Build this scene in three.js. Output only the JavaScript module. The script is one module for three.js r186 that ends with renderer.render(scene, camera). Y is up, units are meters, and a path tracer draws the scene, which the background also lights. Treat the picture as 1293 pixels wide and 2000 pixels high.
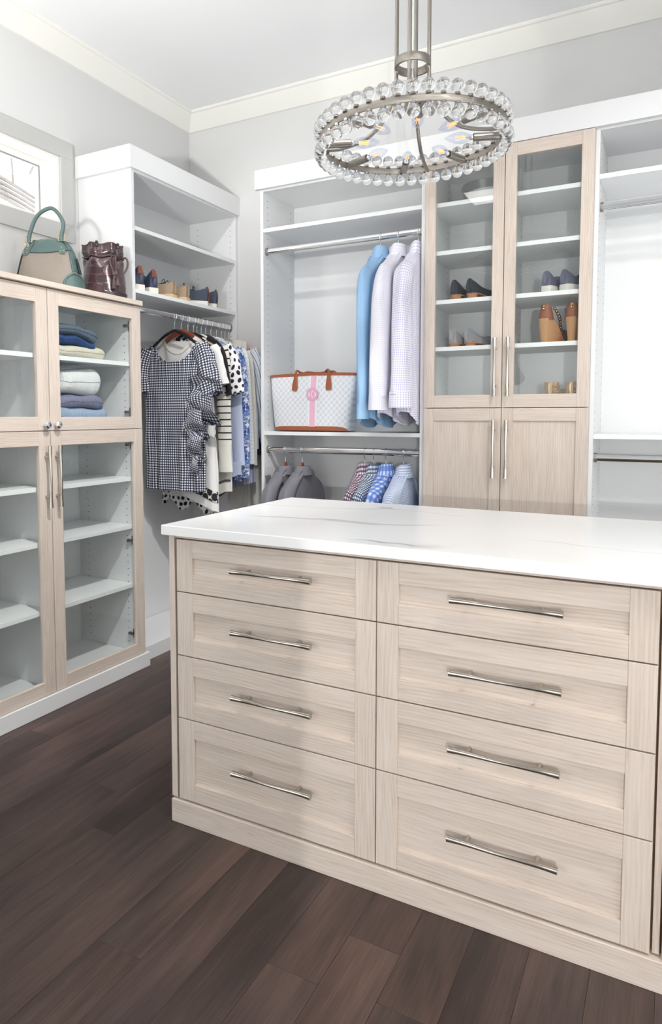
import * as THREE from 'three';
import { RoundedBoxGeometry } from 'three/addons/geometries/RoundedBoxGeometry.js';
import { mergeGeometries, mergeVertices } from 'three/addons/utils/BufferGeometryUtils.js';
import { RectAreaLightUniformsLib } from 'three/addons/lights/RectAreaLightUniformsLib.js';

// ---------- camera, sky, exposure ----------
const W = 1293, H = 2000;
const scene = new THREE.Scene();
const camera = new THREE.PerspectiveCamera(2 * Math.atan(1000 / 1322.5454) * 180 / Math.PI, W / H, 0.05, 60);
{
  const yaw = 0.4883, pitch = 0.0625;
  camera.position.set(2.6207, 1.21, 3.3195);
  camera.lookAt(2.6207 - Math.sin(yaw) * Math.cos(pitch), 1.21 - Math.sin(pitch), 3.3195 - Math.cos(yaw) * Math.cos(pitch));
  camera.setViewOffset(W, H, 646.5 - 616.87, 1000 - 895.07, W, H);
}
const SKY = 2.95;
scene.background = new THREE.Color(0.965, 0.985, 1.0);
scene.backgroundIntensity = SKY;
const renderer = new THREE.WebGLRenderer({ antialias: true });
renderer.toneMapping = THREE.LinearToneMapping;
renderer.toneMappingExposure = 1.0;
renderer.shadowMap.enabled = true;
RectAreaLightUniformsLib.init();
// light levels of the added and unseen lamps (each is placed with its fitting further down)
const LAMP = { hall: 18.5, uplight: 20, ceiling: 9, down: 1.5, accent: 2.6, aisle: 14 };

// ---------- helpers ----------
const V = (x, y, z) => new THREE.Vector3(x, y, z);
function rng(s) { return () => { s |= 0; s = s + 0x6D2B79F5 | 0; let t = Math.imul(s ^ s >>> 15, 1 | s); t = t + Math.imul(t ^ t >>> 7, 61 | t) ^ t; return ((t ^ t >>> 14) >>> 0) / 4294967296; }; }
const R = rng(7);
const clamp = (x, a, b) => Math.min(b, Math.max(a, x)), lerp = (a, b, t) => a + (b - a) * t;
const sstep = (a, b, x) => { const t = clamp((x - a) / (b - a), 0, 1); return t * t * (3 - 2 * t); };
const spow = (x, p) => Math.sign(x) * Math.pow(Math.abs(x), p);
const taken = new Map();
function numbered(n) { const k = taken.get(n) || 0; taken.set(n, k + 1); return k ? n + '_' + String(k).padStart(3, '0') : n; }
const baseOf = new Map();
function thing(name, label, category, base = V(0, 0, 0), group) {
  const o = new THREE.Group(); o.name = numbered(name); o.position.copy(base); scene.add(o);
  o.userData = { label, category }; if (group) o.userData.group = group;
  baseOf.set(o, base); return o;
}
function shadow(o) { o.castShadow = true; o.receiveShadow = true; return o; }
// geometry given in world coordinates -> part of a thing
function part(p, name, geo, mat) {
  const b = baseOf.get(p); const m = shadow(new THREE.Mesh(geo, mat)); m.name = numbered(name);
  if (b && !geo.userData.shifted) { geo.translate(-b.x, -b.y, -b.z); geo.userData.shifted = true; }
  baseOf.set(m, b || V(0, 0, 0)); p.add(m); return m;
}
// geometry already in the thing's own frame
function loc(p, name, geo, mat) { const m = shadow(new THREE.Mesh(geo, mat)); m.name = numbered(name); p.add(m); return m; }
function partGroup(p, name) { const g = new THREE.Group(); g.name = numbered(name); p.add(g); baseOf.set(g, baseOf.get(p) || V(0, 0, 0)); return g; }
function struct(name, geo, mat) { const m = shadow(new THREE.Mesh(geo, mat)); m.name = numbered(name); m.userData = { kind: 'structure' }; scene.add(m); return m; }
function structGroup(name) { const g = new THREE.Group(); g.name = numbered(name); g.userData = { kind: 'structure' }; scene.add(g); return g; }
const merge = (l) => mergeGeometries(l.map((g) => { const q = g.index ? g.toNonIndexed() : g; for (const k of Object.keys(q.attributes)) if (!['position', 'normal', 'uv'].includes(k)) q.deleteAttribute(k); return q; }));

// box mapping in metres; grain = the axis the pattern's U runs along
function boxUV(g, grain = 'x', off = true) {
  const q = g.index ? g.toNonIndexed() : g, p = q.attributes.position, n = p.count, uv = new Float32Array(n * 2);
  const ox = off ? R() * 3 : 0, oy = off ? R() * 3 : 0, gi = 'xyz'.indexOf(grain);
  const a = V(), b = V(), c = V();
  for (let i = 0; i < n; i += 3) {
    a.fromBufferAttribute(p, i); b.fromBufferAttribute(p, i + 1); c.fromBufferAttribute(p, i + 2);
    const nn = b.clone().sub(a).cross(c.clone().sub(a)), ab = [Math.abs(nn.x), Math.abs(nn.y), Math.abs(nn.z)];
    const d = ab[0] > ab[1] && ab[0] > ab[2] ? 0 : ab[1] > ab[2] ? 1 : 2;
    let u = [0, 1, 2].filter((k) => k !== d); if (u.includes(gi)) u = [gi, u.find((k) => k !== gi)];
    [a, b, c].forEach((v, k) => { const e = v.toArray(); uv[(i + k) * 2] = e[u[0]] + ox; uv[(i + k) * 2 + 1] = e[u[1]] + oy; });
  }
  q.setAttribute('uv', new THREE.BufferAttribute(uv, 2)); return q;
}
function box(x0, x1, y0, y1, z0, z1, grain = 'x', r = 0.0012, off = true) {
  const w = x1 - x0, h = y1 - y0, d = z1 - z0, m = Math.min(w, h, d);
  const g = r > 0 && m > 2.5 * r ? new RoundedBoxGeometry(w, h, d, 1, r) : new THREE.BoxGeometry(w, h, d);
  g.translate((x0 + x1) / 2, (y0 + y1) / 2, (z0 + z1) / 2);
  return boxUV(g, grain, off);
}
// grid surface; fn(i/nu, j/nv) -> [x,y,z,(u,v)]
function grid(fn, nu, nv, closed = false) {
  const pos = [], uv = [], idx = [];
  for (let j = 0; j <= nv; j++) for (let i = 0; i <= nu; i++) { const q = fn(i / nu, j / nv); pos.push(q[0], q[1], q[2]); uv.push(q[3] ?? i / nu, q[4] ?? j / nv); }
  const w = nu + 1;
  for (let j = 0; j < nv; j++) for (let i = 0; i < nu; i++) { const a = j * w + i; idx.push(a, a + 1, a + w, a + 1, a + w + 1, a + w); }
  const g = new THREE.BufferGeometry();
  g.setAttribute('position', new THREE.Float32BufferAttribute(pos, 3)); g.setAttribute('uv', new THREE.Float32BufferAttribute(uv, 2)); g.setIndex(idx); g.computeVertexNormals();
  if (closed) {
    const n = g.attributes.normal;
    for (let j = 0; j <= nv; j++) { const a = j * w, b = j * w + nu, m = V(n.getX(a) + n.getX(b), n.getY(a) + n.getY(b), n.getZ(a) + n.getZ(b)).normalize(); n.setXYZ(a, m.x, m.y, m.z); n.setXYZ(b, m.x, m.y, m.z); }
  }
  return g;
}
// sweep an ellipse along points; rad(t) -> [across, along ref]; wob(t, angle) scales the radius
function sweep(pts, rad, { n = 24, m = 12, ref = V(0, 0, 1), cap = true, wob, tension = 0.5, line = false } = {}) {
  const cv = line ? null : new THREE.CatmullRomCurve3(pts, false, 'catmullrom', tension);
  const P = [], at = (t) => line ? pts[0].clone().lerp(pts[1], t) : cv.getPoint(t);
  for (let i = 0; i <= n; i++) P.push(at(i / n));
  const len = [0]; for (let i = 1; i <= n; i++) len.push(len[i - 1] + P[i].distanceTo(P[i - 1]));
  const fr = P.map((p, i) => { const T = P[Math.min(n, i + 1)].clone().sub(P[Math.max(0, i - 1)]).normalize(); const B = ref.clone().addScaledVector(T, -ref.dot(T)); if (B.lengthSq() < 1e-6) B.set(1, 0, 0).addScaledVector(T, -T.x); B.normalize(); return [T.clone().cross(B).normalize(), B, T]; });
  const f = (s, t) => { const i = Math.round(t * n), a = s * Math.PI * 2, [ra, rb] = rad(i / n, i), k = wob ? wob(i / n, a) : 1; const q = P[i].clone().addScaledVector(fr[i][0], Math.cos(a) * ra * k).addScaledVector(fr[i][1], Math.sin(a) * rb * k); return [q.x, q.y, q.z, s * Math.PI * (ra + rb), len[i]]; };
  const gs = [grid(f, m, n, true)];
  if (cap) for (const e of [0, 1]) { const c = P[e * n]; gs.push(grid((s, t) => { const q = f(s, e); return [lerp(c.x, q[0], t), lerp(c.y, q[1], t), lerp(c.z, q[2], t), q[3] * t, q[4]]; }, m, 1)); }
  return merge(gs);
}
const rod = (a, b, r, m = 12) => sweep([a, b], () => [r, r], { n: 1, m, line: true, ref: Math.abs(b.y - a.y) > Math.abs(b.x - a.x) + Math.abs(b.z - a.z) ? V(0, 0, 1) : V(0, 1, 0) });
const sph = (c, r, w = 16, h = 12) => { const g = new THREE.SphereGeometry(r, w, h); g.translate(c.x, c.y, c.z); return g; };

// ---------- textures ----------
function hash(x, y, s) { let h = Math.imul(x, 374761393) + Math.imul(y, 668265263) + Math.imul(s, 1442695041) | 0; h = Math.imul(h ^ h >>> 13, 1274126177); return ((h ^ h >>> 16) >>> 0) / 4294967296; }
function pn(x, y, px, py, s) { // periodic value noise
  const ix = Math.floor(x), iy = Math.floor(y); let fx = x - ix, fy = y - iy; fx = fx * fx * (3 - 2 * fx); fy = fy * fy * (3 - 2 * fy);
  const m = (a, b) => ((a % b) + b) % b, x0 = m(ix, px), x1 = m(ix + 1, px), y0 = m(iy, py), y1 = m(iy + 1, py);
  return lerp(lerp(hash(x0, y0, s), hash(x1, y0, s), fx), lerp(hash(x0, y1, s), hash(x1, y1, s), fx), fy);
}
function dataTex(w, h, fn, sx, sy, srgb = true) { // sx, sy: metres the tile covers
  const d = new Uint8Array(w * h * 4);
  for (let j = 0; j < h; j++) for (let i = 0; i < w; i++) { const c = fn(i / w, j / h), k = (j * w + i) * 4; d[k] = clamp(c[0], 0, 255); d[k + 1] = clamp(c[1], 0, 255); d[k + 2] = clamp(c[2], 0, 255); d[k + 3] = 255; }
  const t = new THREE.DataTexture(d, w, h); t.wrapS = t.wrapT = THREE.RepeatWrapping; t.magFilter = THREE.LinearFilter; t.repeat.set(1 / sx, 1 / sy); if (srgb) t.colorSpace = THREE.SRGBColorSpace; t.needsUpdate = true; return t;
}
function canTex(w, h, draw, sx, sy) {
  const c = document.createElement('canvas'); c.width = w; c.height = h; const x = c.getContext('2d'); draw(x, w, h);
  const t = new THREE.CanvasTexture(c); t.colorSpace = THREE.SRGBColorSpace; t.wrapS = t.wrapT = THREE.RepeatWrapping; if (sx) t.repeat.set(1 / sx, 1 / sy); return t;
}
function woodField(u, v, s) { // cathedral and straight grain, light to dark 0..1
  const warp = pn(u * 3, v * 4, 3, 4, s) * 0.9 + pn(u * 6, v * 10, 6, 10, s + 1) * 0.25;
  const y = v * 64 + warp * 4.5;
  const ring = 0.5 + 0.5 * Math.sin(y * Math.PI * 2);
  const soft = pn(u * 4, v * 18, 4, 18, s + 2);
  const fine = pn(u * 14, v * 200, 14, 200, s + 3), fine2 = pn(u * 30, v * 330, 30, 330, s + 4);
  return { ring: Math.pow(ring, 2.2), soft, fine, fine2 };
}
const woodTex = dataTex(1024, 1024, (u, v) => {
  const f = woodField(u, v, 11); let d = 0.34 * f.ring * (0.2 + f.soft) + 0.2 * f.soft + 0.42 * f.fine + 0.2 * f.fine2; // about 0..1
  const pore = f.fine2 > 0.8 && f.fine > 0.5 ? 0.22 : 0; d = clamp(d * 0.95 + pore, 0, 1);
  return [lerp(226, 199, d), lerp(213, 184, d), lerp(203, 171, d)];
}, 1.1, 0.62);
const woodBump = dataTex(1024, 1024, (u, v) => { const f = woodField(u, v, 11); const k = 255 - 150 * f.fine - 80 * f.fine2; return [k, k, k]; }, 1.1, 0.62, false);
function floorTexture(s) {
  return dataTex(1024, 512, (u, v) => {
    const warp = pn(u * 3, v * 3, 3, 3, s) * 1.1 + pn(u * 7, v * 6, 7, 6, s + 1) * 0.35;
    const ring = 0.5 + 0.5 * Math.sin((v * 9 + warp * 2.6) * Math.PI * 2);
    const cloud = pn(u * 4, v * 3, 4, 3, s + 2) * 0.6 + pn(u * 9, v * 7, 9, 7, s + 5) * 0.4, fine = pn(u * 26, v * 150, 26, 150, s + 3), fl = pn(u * 60, v * 260, 60, 260, s + 4);
    const d = clamp(0.16 * ring + 1.3 * (cloud - 0.5) + 0.34 * fine + 0.2 * fl + 0.16, 0, 1), red = pn(u * 3, v * 2, 3, 2, s + 8);
    return [lerp(98, 50, d) + red * 6, lerp(80, 42, d), lerp(74, 41, d) - red * 3];
  }, 1.9, 0.5);
}
const floorTexs = [floorTexture(31), floorTexture(57), floorTexture(91)];
const marbleTex = dataTex(2048, 1024, (u, v) => { // quartz, 2.2 x 1.1 m
  const w1 = (pn(u * 5, v * 3, 5, 3, 3) - 0.5) * 0.34 + (pn(u * 14, v * 8, 14, 8, 4) - 0.5) * 0.10 + (pn(u * 50, v * 26, 50, 26, 5) - 0.5) * 0.02;
  const vein = (c, a, w) => { const q = Math.abs(v - c - (u - 0.5) * a + w1); return Math.exp(-q * q / (w * w)); };
  const br = pn(u * 6, v * 5, 6, 5, 7), br2 = pn(u * 9, v * 4, 9, 4, 8);
  const V1 = (c, a, w, u0, u1) => vein(c, a, w) * sstep(u0, u0 + 0.06, u) * (1 - sstep(u1 - 0.08, u1, u));
  let d = 0.5 * V1(0.24, 0.05, 0.0045, 0.64, 0.92) * (0.4 + br) + 0.4 * V1(0.265, 0.03, 0.003, 0.66, 0.95) * br2 * 1.4 + 0.16 * V1(0.25, 0.04, 0.02, 0.62, 0.95) + 0.5 * V1(0.575, -0.06, 0.004, 0.84, 0.99) * (0.4 + br2) + 0.4 * V1(0.60, -0.04, 0.003, 0.85, 0.99) * br + 0.45 * V1(0.47, 0.12, 0.0035, 0.03, 0.24) * (0.4 + br) + 0.12 * V1(0.58, -0.05, 0.018, 0.84, 0.99) + 0.35 * V1(0.80, 0.03, 0.003, 0.2, 0.98) * sstep(0.4, 0.7, br) + 0.3 * V1(0.05, -0.1, 0.003, 0.02, 0.98) * sstep(0.45, 0.8, br2);
  d += 0.03 * pn(u * 16, v * 9, 16, 9, 9);
  return [246 - 104 * d, 246 - 108 * d, 246 - 116 * d];
}, 2.2, 1.1);
const noiseBump = dataTex(256, 256, (u, v) => { const k = 255 * (0.5 * pn(u * 40, v * 40, 40, 40, 2) + 0.5 * pn(u * 90, v * 90, 90, 90, 3)); return [k, k, k]; }, 0.25, 0.25, false);
const weaveBump = dataTex(64, 64, (u, v) => { const k = 127 + 110 * Math.sin(u * Math.PI * 16) * Math.sin(v * Math.PI * 16); return [k, k, k]; }, 0.012, 0.012, false);
const knitBump = dataTex(128, 128, (u, v) => { const k = 120 + 90 * Math.sin(u * Math.PI * 24) + 40 * Math.sin((v * 16 + Math.abs(((u * 12) % 1) - 0.5) * 2) * Math.PI * 2); return [k, k, k]; }, 0.09, 0.09, false);
const brushBump = dataTex(64, 256, (u, v) => { const k = 255 * pn(u * 4, v * 128, 4, 128, 6); return [k, k, k]; }, 0.12, 0.12, false);

// ---------- materials ----------
const std = (o) => new THREE.MeshStandardMaterial(o), phy = (o) => new THREE.MeshPhysicalMaterial(o);
const rgb = (r, g, b) => new THREE.Color().setRGB(r / 255, g / 255, b / 255, THREE.SRGBColorSpace);
const M = {
  wood: phy({ map: woodTex, bumpMap: woodBump, bumpScale: 0.00022, roughness: 0.52, specularIntensity: 0.7 }),
  woodCore: std({ color: rgb(140, 118, 98), roughness: 0.8 }),
  white: phy({ color: rgb(231, 232, 233), roughness: 0.42 }),
  shelf: phy({ color: rgb(240, 241, 242), roughness: 0.45 }),
  wall: std({ color: rgb(216, 216, 216), roughness: 0.9, bumpMap: noiseBump, bumpScale: 0.0002 }),
  ceiling: std({ color: rgb(243, 244, 245), roughness: 0.95 }),
  crown: std({ color: rgb(238, 237, 231), roughness: 0.5 }),
  trim: std({ color: rgb(190, 190, 189), roughness: 0.45 }),  // grey darkened to hold the shade that falls on the window casing
  sash: std({ color: rgb(240, 238, 232), roughness: 0.4 }),
  quartz: phy({ map: marbleTex, roughness: 0.2, specularIntensity: 0.55 }),
  nickel: std({ color: new THREE.Color(0.52, 0.48, 0.43), metalness: 1, roughness: 0.15 }),
  brushed: std({ color: new THREE.Color(0.37, 0.34, 0.305), metalness: 1, roughness: 0.33, bumpMap: brushBump, bumpScale: 0.00008 }),
  chrome: std({ color: new THREE.Color(0.82, 0.83, 0.85), metalness: 1, roughness: 0.09 }),
  hinge: std({ color: new THREE.Color(0.34, 0.32, 0.29), metalness: 1, roughness: 0.4 }),
  hole: std({ color: rgb(70, 70, 74), roughness: 0.9 }),
  glass: phy({ color: new THREE.Color(0.955, 0.978, 0.968), transmission: 1, thickness: 0, roughness: 0, ior: 1.5 }),
  pane: phy({ color: new THREE.Color(0.97, 0.99, 0.98), transmission: 1, thickness: 0, roughness: 0, ior: 1.5 }),
  bead: phy({ color: new THREE.Color(0.98, 0.985, 0.99), transmission: 1, thickness: 0.03, roughness: 0, ior: 1.49 }),
  bulb: phy({ color: new THREE.Color(0.88, 0.905, 0.975), transmission: 1, thickness: 0, roughness: 0, ior: 1.5 }),
  filament: std({ color: rgb(255, 190, 120), emissive: new THREE.Color(1.0, 0.52, 0.2), emissiveIntensity: 1.1, roughness: 0.6 }),
};
const floorMats = [];
for (let i = 0; i < 9; i++) { const k = 0.74 + 0.16 * R(); floorMats.push(phy({ map: floorTexs[i % 3], color: new THREE.Color(k * (0.97 + 0.08 * R()), k, k * (0.96 + 0.1 * R())), roughness: 0.33 + 0.06 * R(), specularIntensity: 1, bumpMap: woodBump, bumpScale: 0.0003 })); }
const cloth = (o) => phy(Object.assign({ roughness: 0.9, side: THREE.DoubleSide, bumpMap: weaveBump, bumpScale: 0.00012 }, o));

// ---------- the setting ----------
const CH = 2.976, RX = 4.3, RZ = 3.95;
{ // floor: one plank per board, 127 mm wide, running away from the back wall
  const slab = struct('floor', box(-0.15, RX + 0.15, -0.12, -0.0155, -0.15, RZ + 0.15, 'z', 0), M.woodCore);
  const plank = (x0, x1, z0, z1) => {
    const c = 0.0007, y0 = -0.015, yc = -c, X = [x0, x0, x0 + c, x1 - c, x1, x1], q = [];
    const f = (...v) => { for (let k = 1; k < v.length - 1; k++) q.push(...v[0], ...v[k], ...v[k + 1]); };
    const A = [[x0, z0], [x0, z1], [x1, z1], [x1, z0]], B = [[x0 + c, z0 + c], [x0 + c, z1 - c], [x1 - c, z1 - c], [x1 - c, z0 + c]];
    const at = (p, y) => [p[0], y, p[1]];
    f(...B.map((p) => at(p, 0)));
    for (let i = 0; i < 4; i++) { const j = (i + 1) % 4; f(at(A[i], yc), at(A[j], yc), at(B[j], 0), at(B[i], 0)); f(at(A[i], y0), at(A[j], y0), at(A[j], yc), at(A[i], yc)); }
    const g = new THREE.BufferGeometry(); g.setAttribute('position', new THREE.Float32BufferAttribute(q, 3)); g.computeVertexNormals(); return boxUV(g, 'z');
  };
  const r = rng(19), joint = { 0: [0.35, 1.55, 2.55], 1: [0.6, 2.234, 3.4], '-1': [1.1, 2.62], 2: [0.9, 1.75, 3.1], '-2': [0.7, 1.93, 3.3], 3: [0.4, 1.5, 2.9], 4: [1.0, 2.107, 3.35], 5: [0.5, 1.95, 3.0], '-3': [0.5, 1.75, 2.9], '-4': [1.2, 2.3] };
  let last = -1;
  for (let k = -11; k < 25; k++) {
    const x0 = Math.max(0, 1.3465 + k * 0.127), x1 = Math.min(RX, 1.3465 + (k + 1) * 0.127); if (x1 - x0 < 0.012) continue;
    let cuts = joint[k]; if (!cuts) { cuts = []; let z = 0.4 + r() * 1.0; while (z < RZ - 0.35) { cuts.push(z); z += 0.8 + r() * 0.9; } }
    const zs = [0, ...cuts, RZ];
    for (let i = 0; i + 1 < zs.length; i++) { let m = Math.floor(r() * floorMats.length); if (m === last) m = (m + 4) % floorMats.length; last = m; part(slab, 'floor_plank', plank(x0 + 0.0002, x1 - 0.0002, zs[i] + 0.0002, zs[i + 1] - 0.0002), floorMats[m]); }
  }
}
const b0 = (a, b, c, d, e, f) => box(a, b, c, d, e, f, 'y', 0);
struct('floor_2', b0(2.45, 5.75, -0.12, 0, RZ + 0.15, 7.55), floorMats[0]);
struct('ceiling', b0(-0.15, RX + 0.15, CH, CH + 0.15, -0.15, RZ + 0.15), M.ceiling);
struct('ceiling_2', b0(2.45, 5.75, CH, CH + 0.15, RZ + 0.15, 7.55), M.ceiling);
struct('wall_back', b0(-0.15, RX + 0.15, 0, CH, -0.15, 0), M.wall);
const WN = { z0: 0.987, z1: 2.25, y0: 2.124, y1: 2.435 }; // window_1 opening in the left wall
struct('wall_left', merge([b0(-0.15, 0, 0, WN.y0, 0, RZ), b0(-0.15, 0, WN.y1, CH, 0, RZ), b0(-0.15, 0, WN.y0, WN.y1, 0, WN.z0), b0(-0.15, 0, WN.y0, WN.y1, WN.z1, RZ)]), M.wall);
const SW = { z0: 0.6, z1: 3.5, y0: 0.1, y1: 1.9 };                // unseen_window_3 out of view in the right wall, placed to light the left cabinet
struct('wall_right', merge([b0(RX, RX + 0.15, 0, SW.y0, 0, RZ), b0(RX, RX + 0.15, SW.y1, CH, 0, RZ), b0(RX, RX + 0.15, SW.y0, SW.y1, 0, SW.z0), b0(RX, RX + 0.15, SW.y0, SW.y1, SW.z1, RZ)]), M.wall);
const FW = { x0: 0.3, x1: 1.95, y0: 0.1, y1: 1.85 };           // unseen_window_2 out of view behind the camera, placed to light the back units
const DW = { x0: 2.81, x1: 3.72, y1: 2.1 };                       // unseen doorway, its left jamb placed to edge the shadow across the island
struct('wall_front', merge([b0(-0.15, FW.x0, 0, CH, RZ, RZ + 0.15), b0(FW.x0, FW.x1, 0, FW.y0, RZ, RZ + 0.15), b0(FW.x0, FW.x1, FW.y1, CH, RZ, RZ + 0.15), b0(FW.x1, DW.x0, 0, CH, RZ, RZ + 0.15), b0(DW.x0, DW.x1, DW.y1, CH, RZ, RZ + 0.15), b0(DW.x1, RX + 0.15, 0, CH, RZ, RZ + 0.15)]), M.wall);
struct('wall_hall_left', b0(2.45, 2.6, 0, CH, RZ + 0.15, 7.4), M.wall);  // hall walls out of view, built around the lamp beyond the doorway
struct('wall_hall_right', b0(5.6, 5.75, 0, CH, RZ, 7.4), M.wall);
struct('wall_hall_front', b0(2.45, 5.75, 0, CH, 7.4, 7.55), M.wall);
struct('wall_hall_return', b0(RX + 0.15, 5.6, 0, CH, RZ, RZ + 0.15), M.wall);
{ // crown moulding: sloped board with a fillet above and below
  const prof = [[0, 2.891], [0.012, 2.891], [0.016, 2.896], [0.078, 2.962], [0.088, 2.964], [0.0935, 2.970], [0.0935, CH]];
  const strip = (fn, n) => grid((s, t) => { const i = Math.min(prof.length - 1, Math.round(s * (prof.length - 1))); return fn(prof[i], t); }, prof.length - 1, n).toNonIndexed();
  const flat = (g) => { g.computeVertexNormals(); return g; };
  struct('trim_1', flat(strip(([d, y], t) => [d, y, lerp(d, RZ, t)], 1)), M.crown);
  struct('trim_2', flat(strip(([d, y], t) => [lerp(d, RX, t), y, d], 1)), M.crown);
}
{ // transom window over the left cabinet
  const w = structGroup('window_1'), P = (n, g, m) => loc(w, n, g, m);
  const { z0, z1, y0, y1 } = WN, c = 0.072;
  P('casing', box(0, 0.018, y1, y1 + c + 0.004, z0 - c, z1 + c, 'z', 0.0015), M.trim);
  P('casing', box(0, 0.018, y0 - 0.081, y0, z0 - c, z1 + c, 'z', 0.0015), M.trim);
  P('casing', box(0, 0.018, y0, y1, z0 - c, z0, 'y', 0.0015), M.trim);
  P('casing', box(0, 0.018, y0, y1, z1, z1 + c, 'y', 0.0015), M.trim);
  P('window_jamb', box(-0.15, 0.004, y1 - 0.014, y1, z0, z1, 'z', 0.001), M.sash);
  P('window_jamb', box(-0.15, 0.004, y0, y0 + 0.014, z0, z1, 'z', 0.001), M.sash);
  P('window_jamb', box(-0.15, 0.004, y0 + 0.014, y1 - 0.014, z0, z0 + 0.014, 'y', 0.001), M.sash);
  P('window_jamb', box(-0.15, 0.004, y0 + 0.014, y1 - 0.014, z1 - 0.014, z1, 'y', 0.001), M.sash);
  const s0 = z0 + 0.014, s1 = z1 - 0.014, t0 = y0 + 0.014, t1 = y1 - 0.014, f = 0.028;
  P('sash_rail', box(-0.115, -0.075, t1 - f, t1, s0, s1, 'z', 0.0015), M.sash);
  P('sash_rail', box(-0.115, -0.075, t0, t0 + f, s0, s1, 'z', 0.0015), M.sash);
  P('sash_stile', box(-0.115, -0.075, t0 + f, t1 - f, s0, s0 + f, 'y', 0.0015), M.sash);
  P('sash_stile', box(-0.115, -0.075, t0 + f, t1 - f, s1 - f, s1, 'y', 0.0015), M.sash);
  P('glazing_bead', merge([box(-0.085, -0.078, t1 - f - 0.006, t1 - f, s0 + f, s1 - f, 'z', 0), box(-0.085, -0.078, t0 + f, t1 - f - 0.006, s0 + f, s0 + f + 0.006, 'z', 0)]), std({ color: rgb(150, 150, 150), roughness: 0.6 }));
  const pg = new THREE.PlaneGeometry(s1 - s0 - 2 * f, t1 - t0 - 2 * f); pg.rotateY(Math.PI / 2); pg.translate(-0.095, (t0 + t1) / 2, (s0 + s1) / 2);
  P('window_pane', pg, M.pane);
}
{ // unseen windows and doorway casing, placed to let light into the room
  const w = structGroup('unseen_window_2'), P = (n, g, m) => loc(w, n, g, m), { x0, x1, y0, y1 } = FW, z = RZ;
  P('casing', box(x0 - 0.08, x1 + 0.08, y1, y1 + 0.08, z - 0.018, z, 'x'), M.trim); P('casing', box(x0 - 0.08, x1 + 0.08, y0 - 0.08, y0, z - 0.03, z, 'x'), M.trim);
  P('casing', box(x0 - 0.08, x0, y0, y1, z - 0.018, z, 'y'), M.trim); P('casing', box(x1, x1 + 0.08, y0, y1, z - 0.018, z, 'y'), M.trim);
  P('window_frame', merge([box(x0, x1, y0, y0 + 0.05, z + 0.05, z + 0.1), box(x0, x1, y1 - 0.05, y1, z + 0.05, z + 0.1), box(x0, x0 + 0.05, y0, y1, z + 0.05, z + 0.1), box(x1 - 0.05, x1, y0, y1, z + 0.05, z + 0.1), box((x0 + x1) / 2 - 0.03, (x0 + x1) / 2 + 0.03, y0, y1, z + 0.05, z + 0.1)]), M.sash);
  const pg = new THREE.PlaneGeometry(x1 - x0 - 0.1, y1 - y0 - 0.1); pg.rotateY(Math.PI); pg.translate((x0 + x1) / 2, (y0 + y1) / 2, z + 0.075); P('window_pane', pg, M.pane);
  const r = structGroup('unseen_window_3'), Q = (n, g, m) => loc(r, n, g, m);
  Q('casing', box(RX - 0.018, RX, SW.y1, SW.y1 + 0.08, SW.z0 - 0.08, SW.z1 + 0.08, 'z'), M.trim); Q('casing', box(RX - 0.03, RX, SW.y0 - 0.08, SW.y0, SW.z0 - 0.08, SW.z1 + 0.08, 'z'), M.trim);
  Q('casing', box(RX - 0.018, RX, SW.y0, SW.y1, SW.z0 - 0.08, SW.z0, 'y'), M.trim); Q('casing', box(RX - 0.018, RX, SW.y0, SW.y1, SW.z1, SW.z1 + 0.08, 'y'), M.trim);
  const zc = (SW.z0 + SW.z1) / 2; Q('window_frame', merge([box(RX + 0.05, RX + 0.1, SW.y0, SW.y0 + 0.05, SW.z0, SW.z1), box(RX + 0.05, RX + 0.1, SW.y1 - 0.05, SW.y1, SW.z0, SW.z1), box(RX + 0.05, RX + 0.1, SW.y0, SW.y1, SW.z0, SW.z0 + 0.05), box(RX + 0.05, RX + 0.1, SW.y0, SW.y1, SW.z1 - 0.05, SW.z1), box(RX + 0.05, RX + 0.1, SW.y0, SW.y1, zc - 0.03, zc + 0.03)]), M.sash);
  const rp = new THREE.PlaneGeometry(SW.z1 - SW.z0 - 0.1, SW.y1 - SW.y0 - 0.1); rp.rotateY(-Math.PI / 2); rp.translate(RX + 0.075, (SW.y0 + SW.y1) / 2, zc); Q('window_pane', rp, M.pane);
  const d = structGroup('trim_3');
  loc(d, 'casing', box(DW.x0 - 0.08, DW.x0, 0, DW.y1 + 0.08, z - 0.016, z, 'y'), M.trim); loc(d, 'casing', box(DW.x1, DW.x1 + 0.08, 0, DW.y1 + 0.08, z - 0.016, z, 'y'), M.trim); loc(d, 'casing', box(DW.x0, DW.x1, DW.y1, DW.y1 + 0.08, z - 0.016, z, 'x'), M.trim);
}

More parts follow.
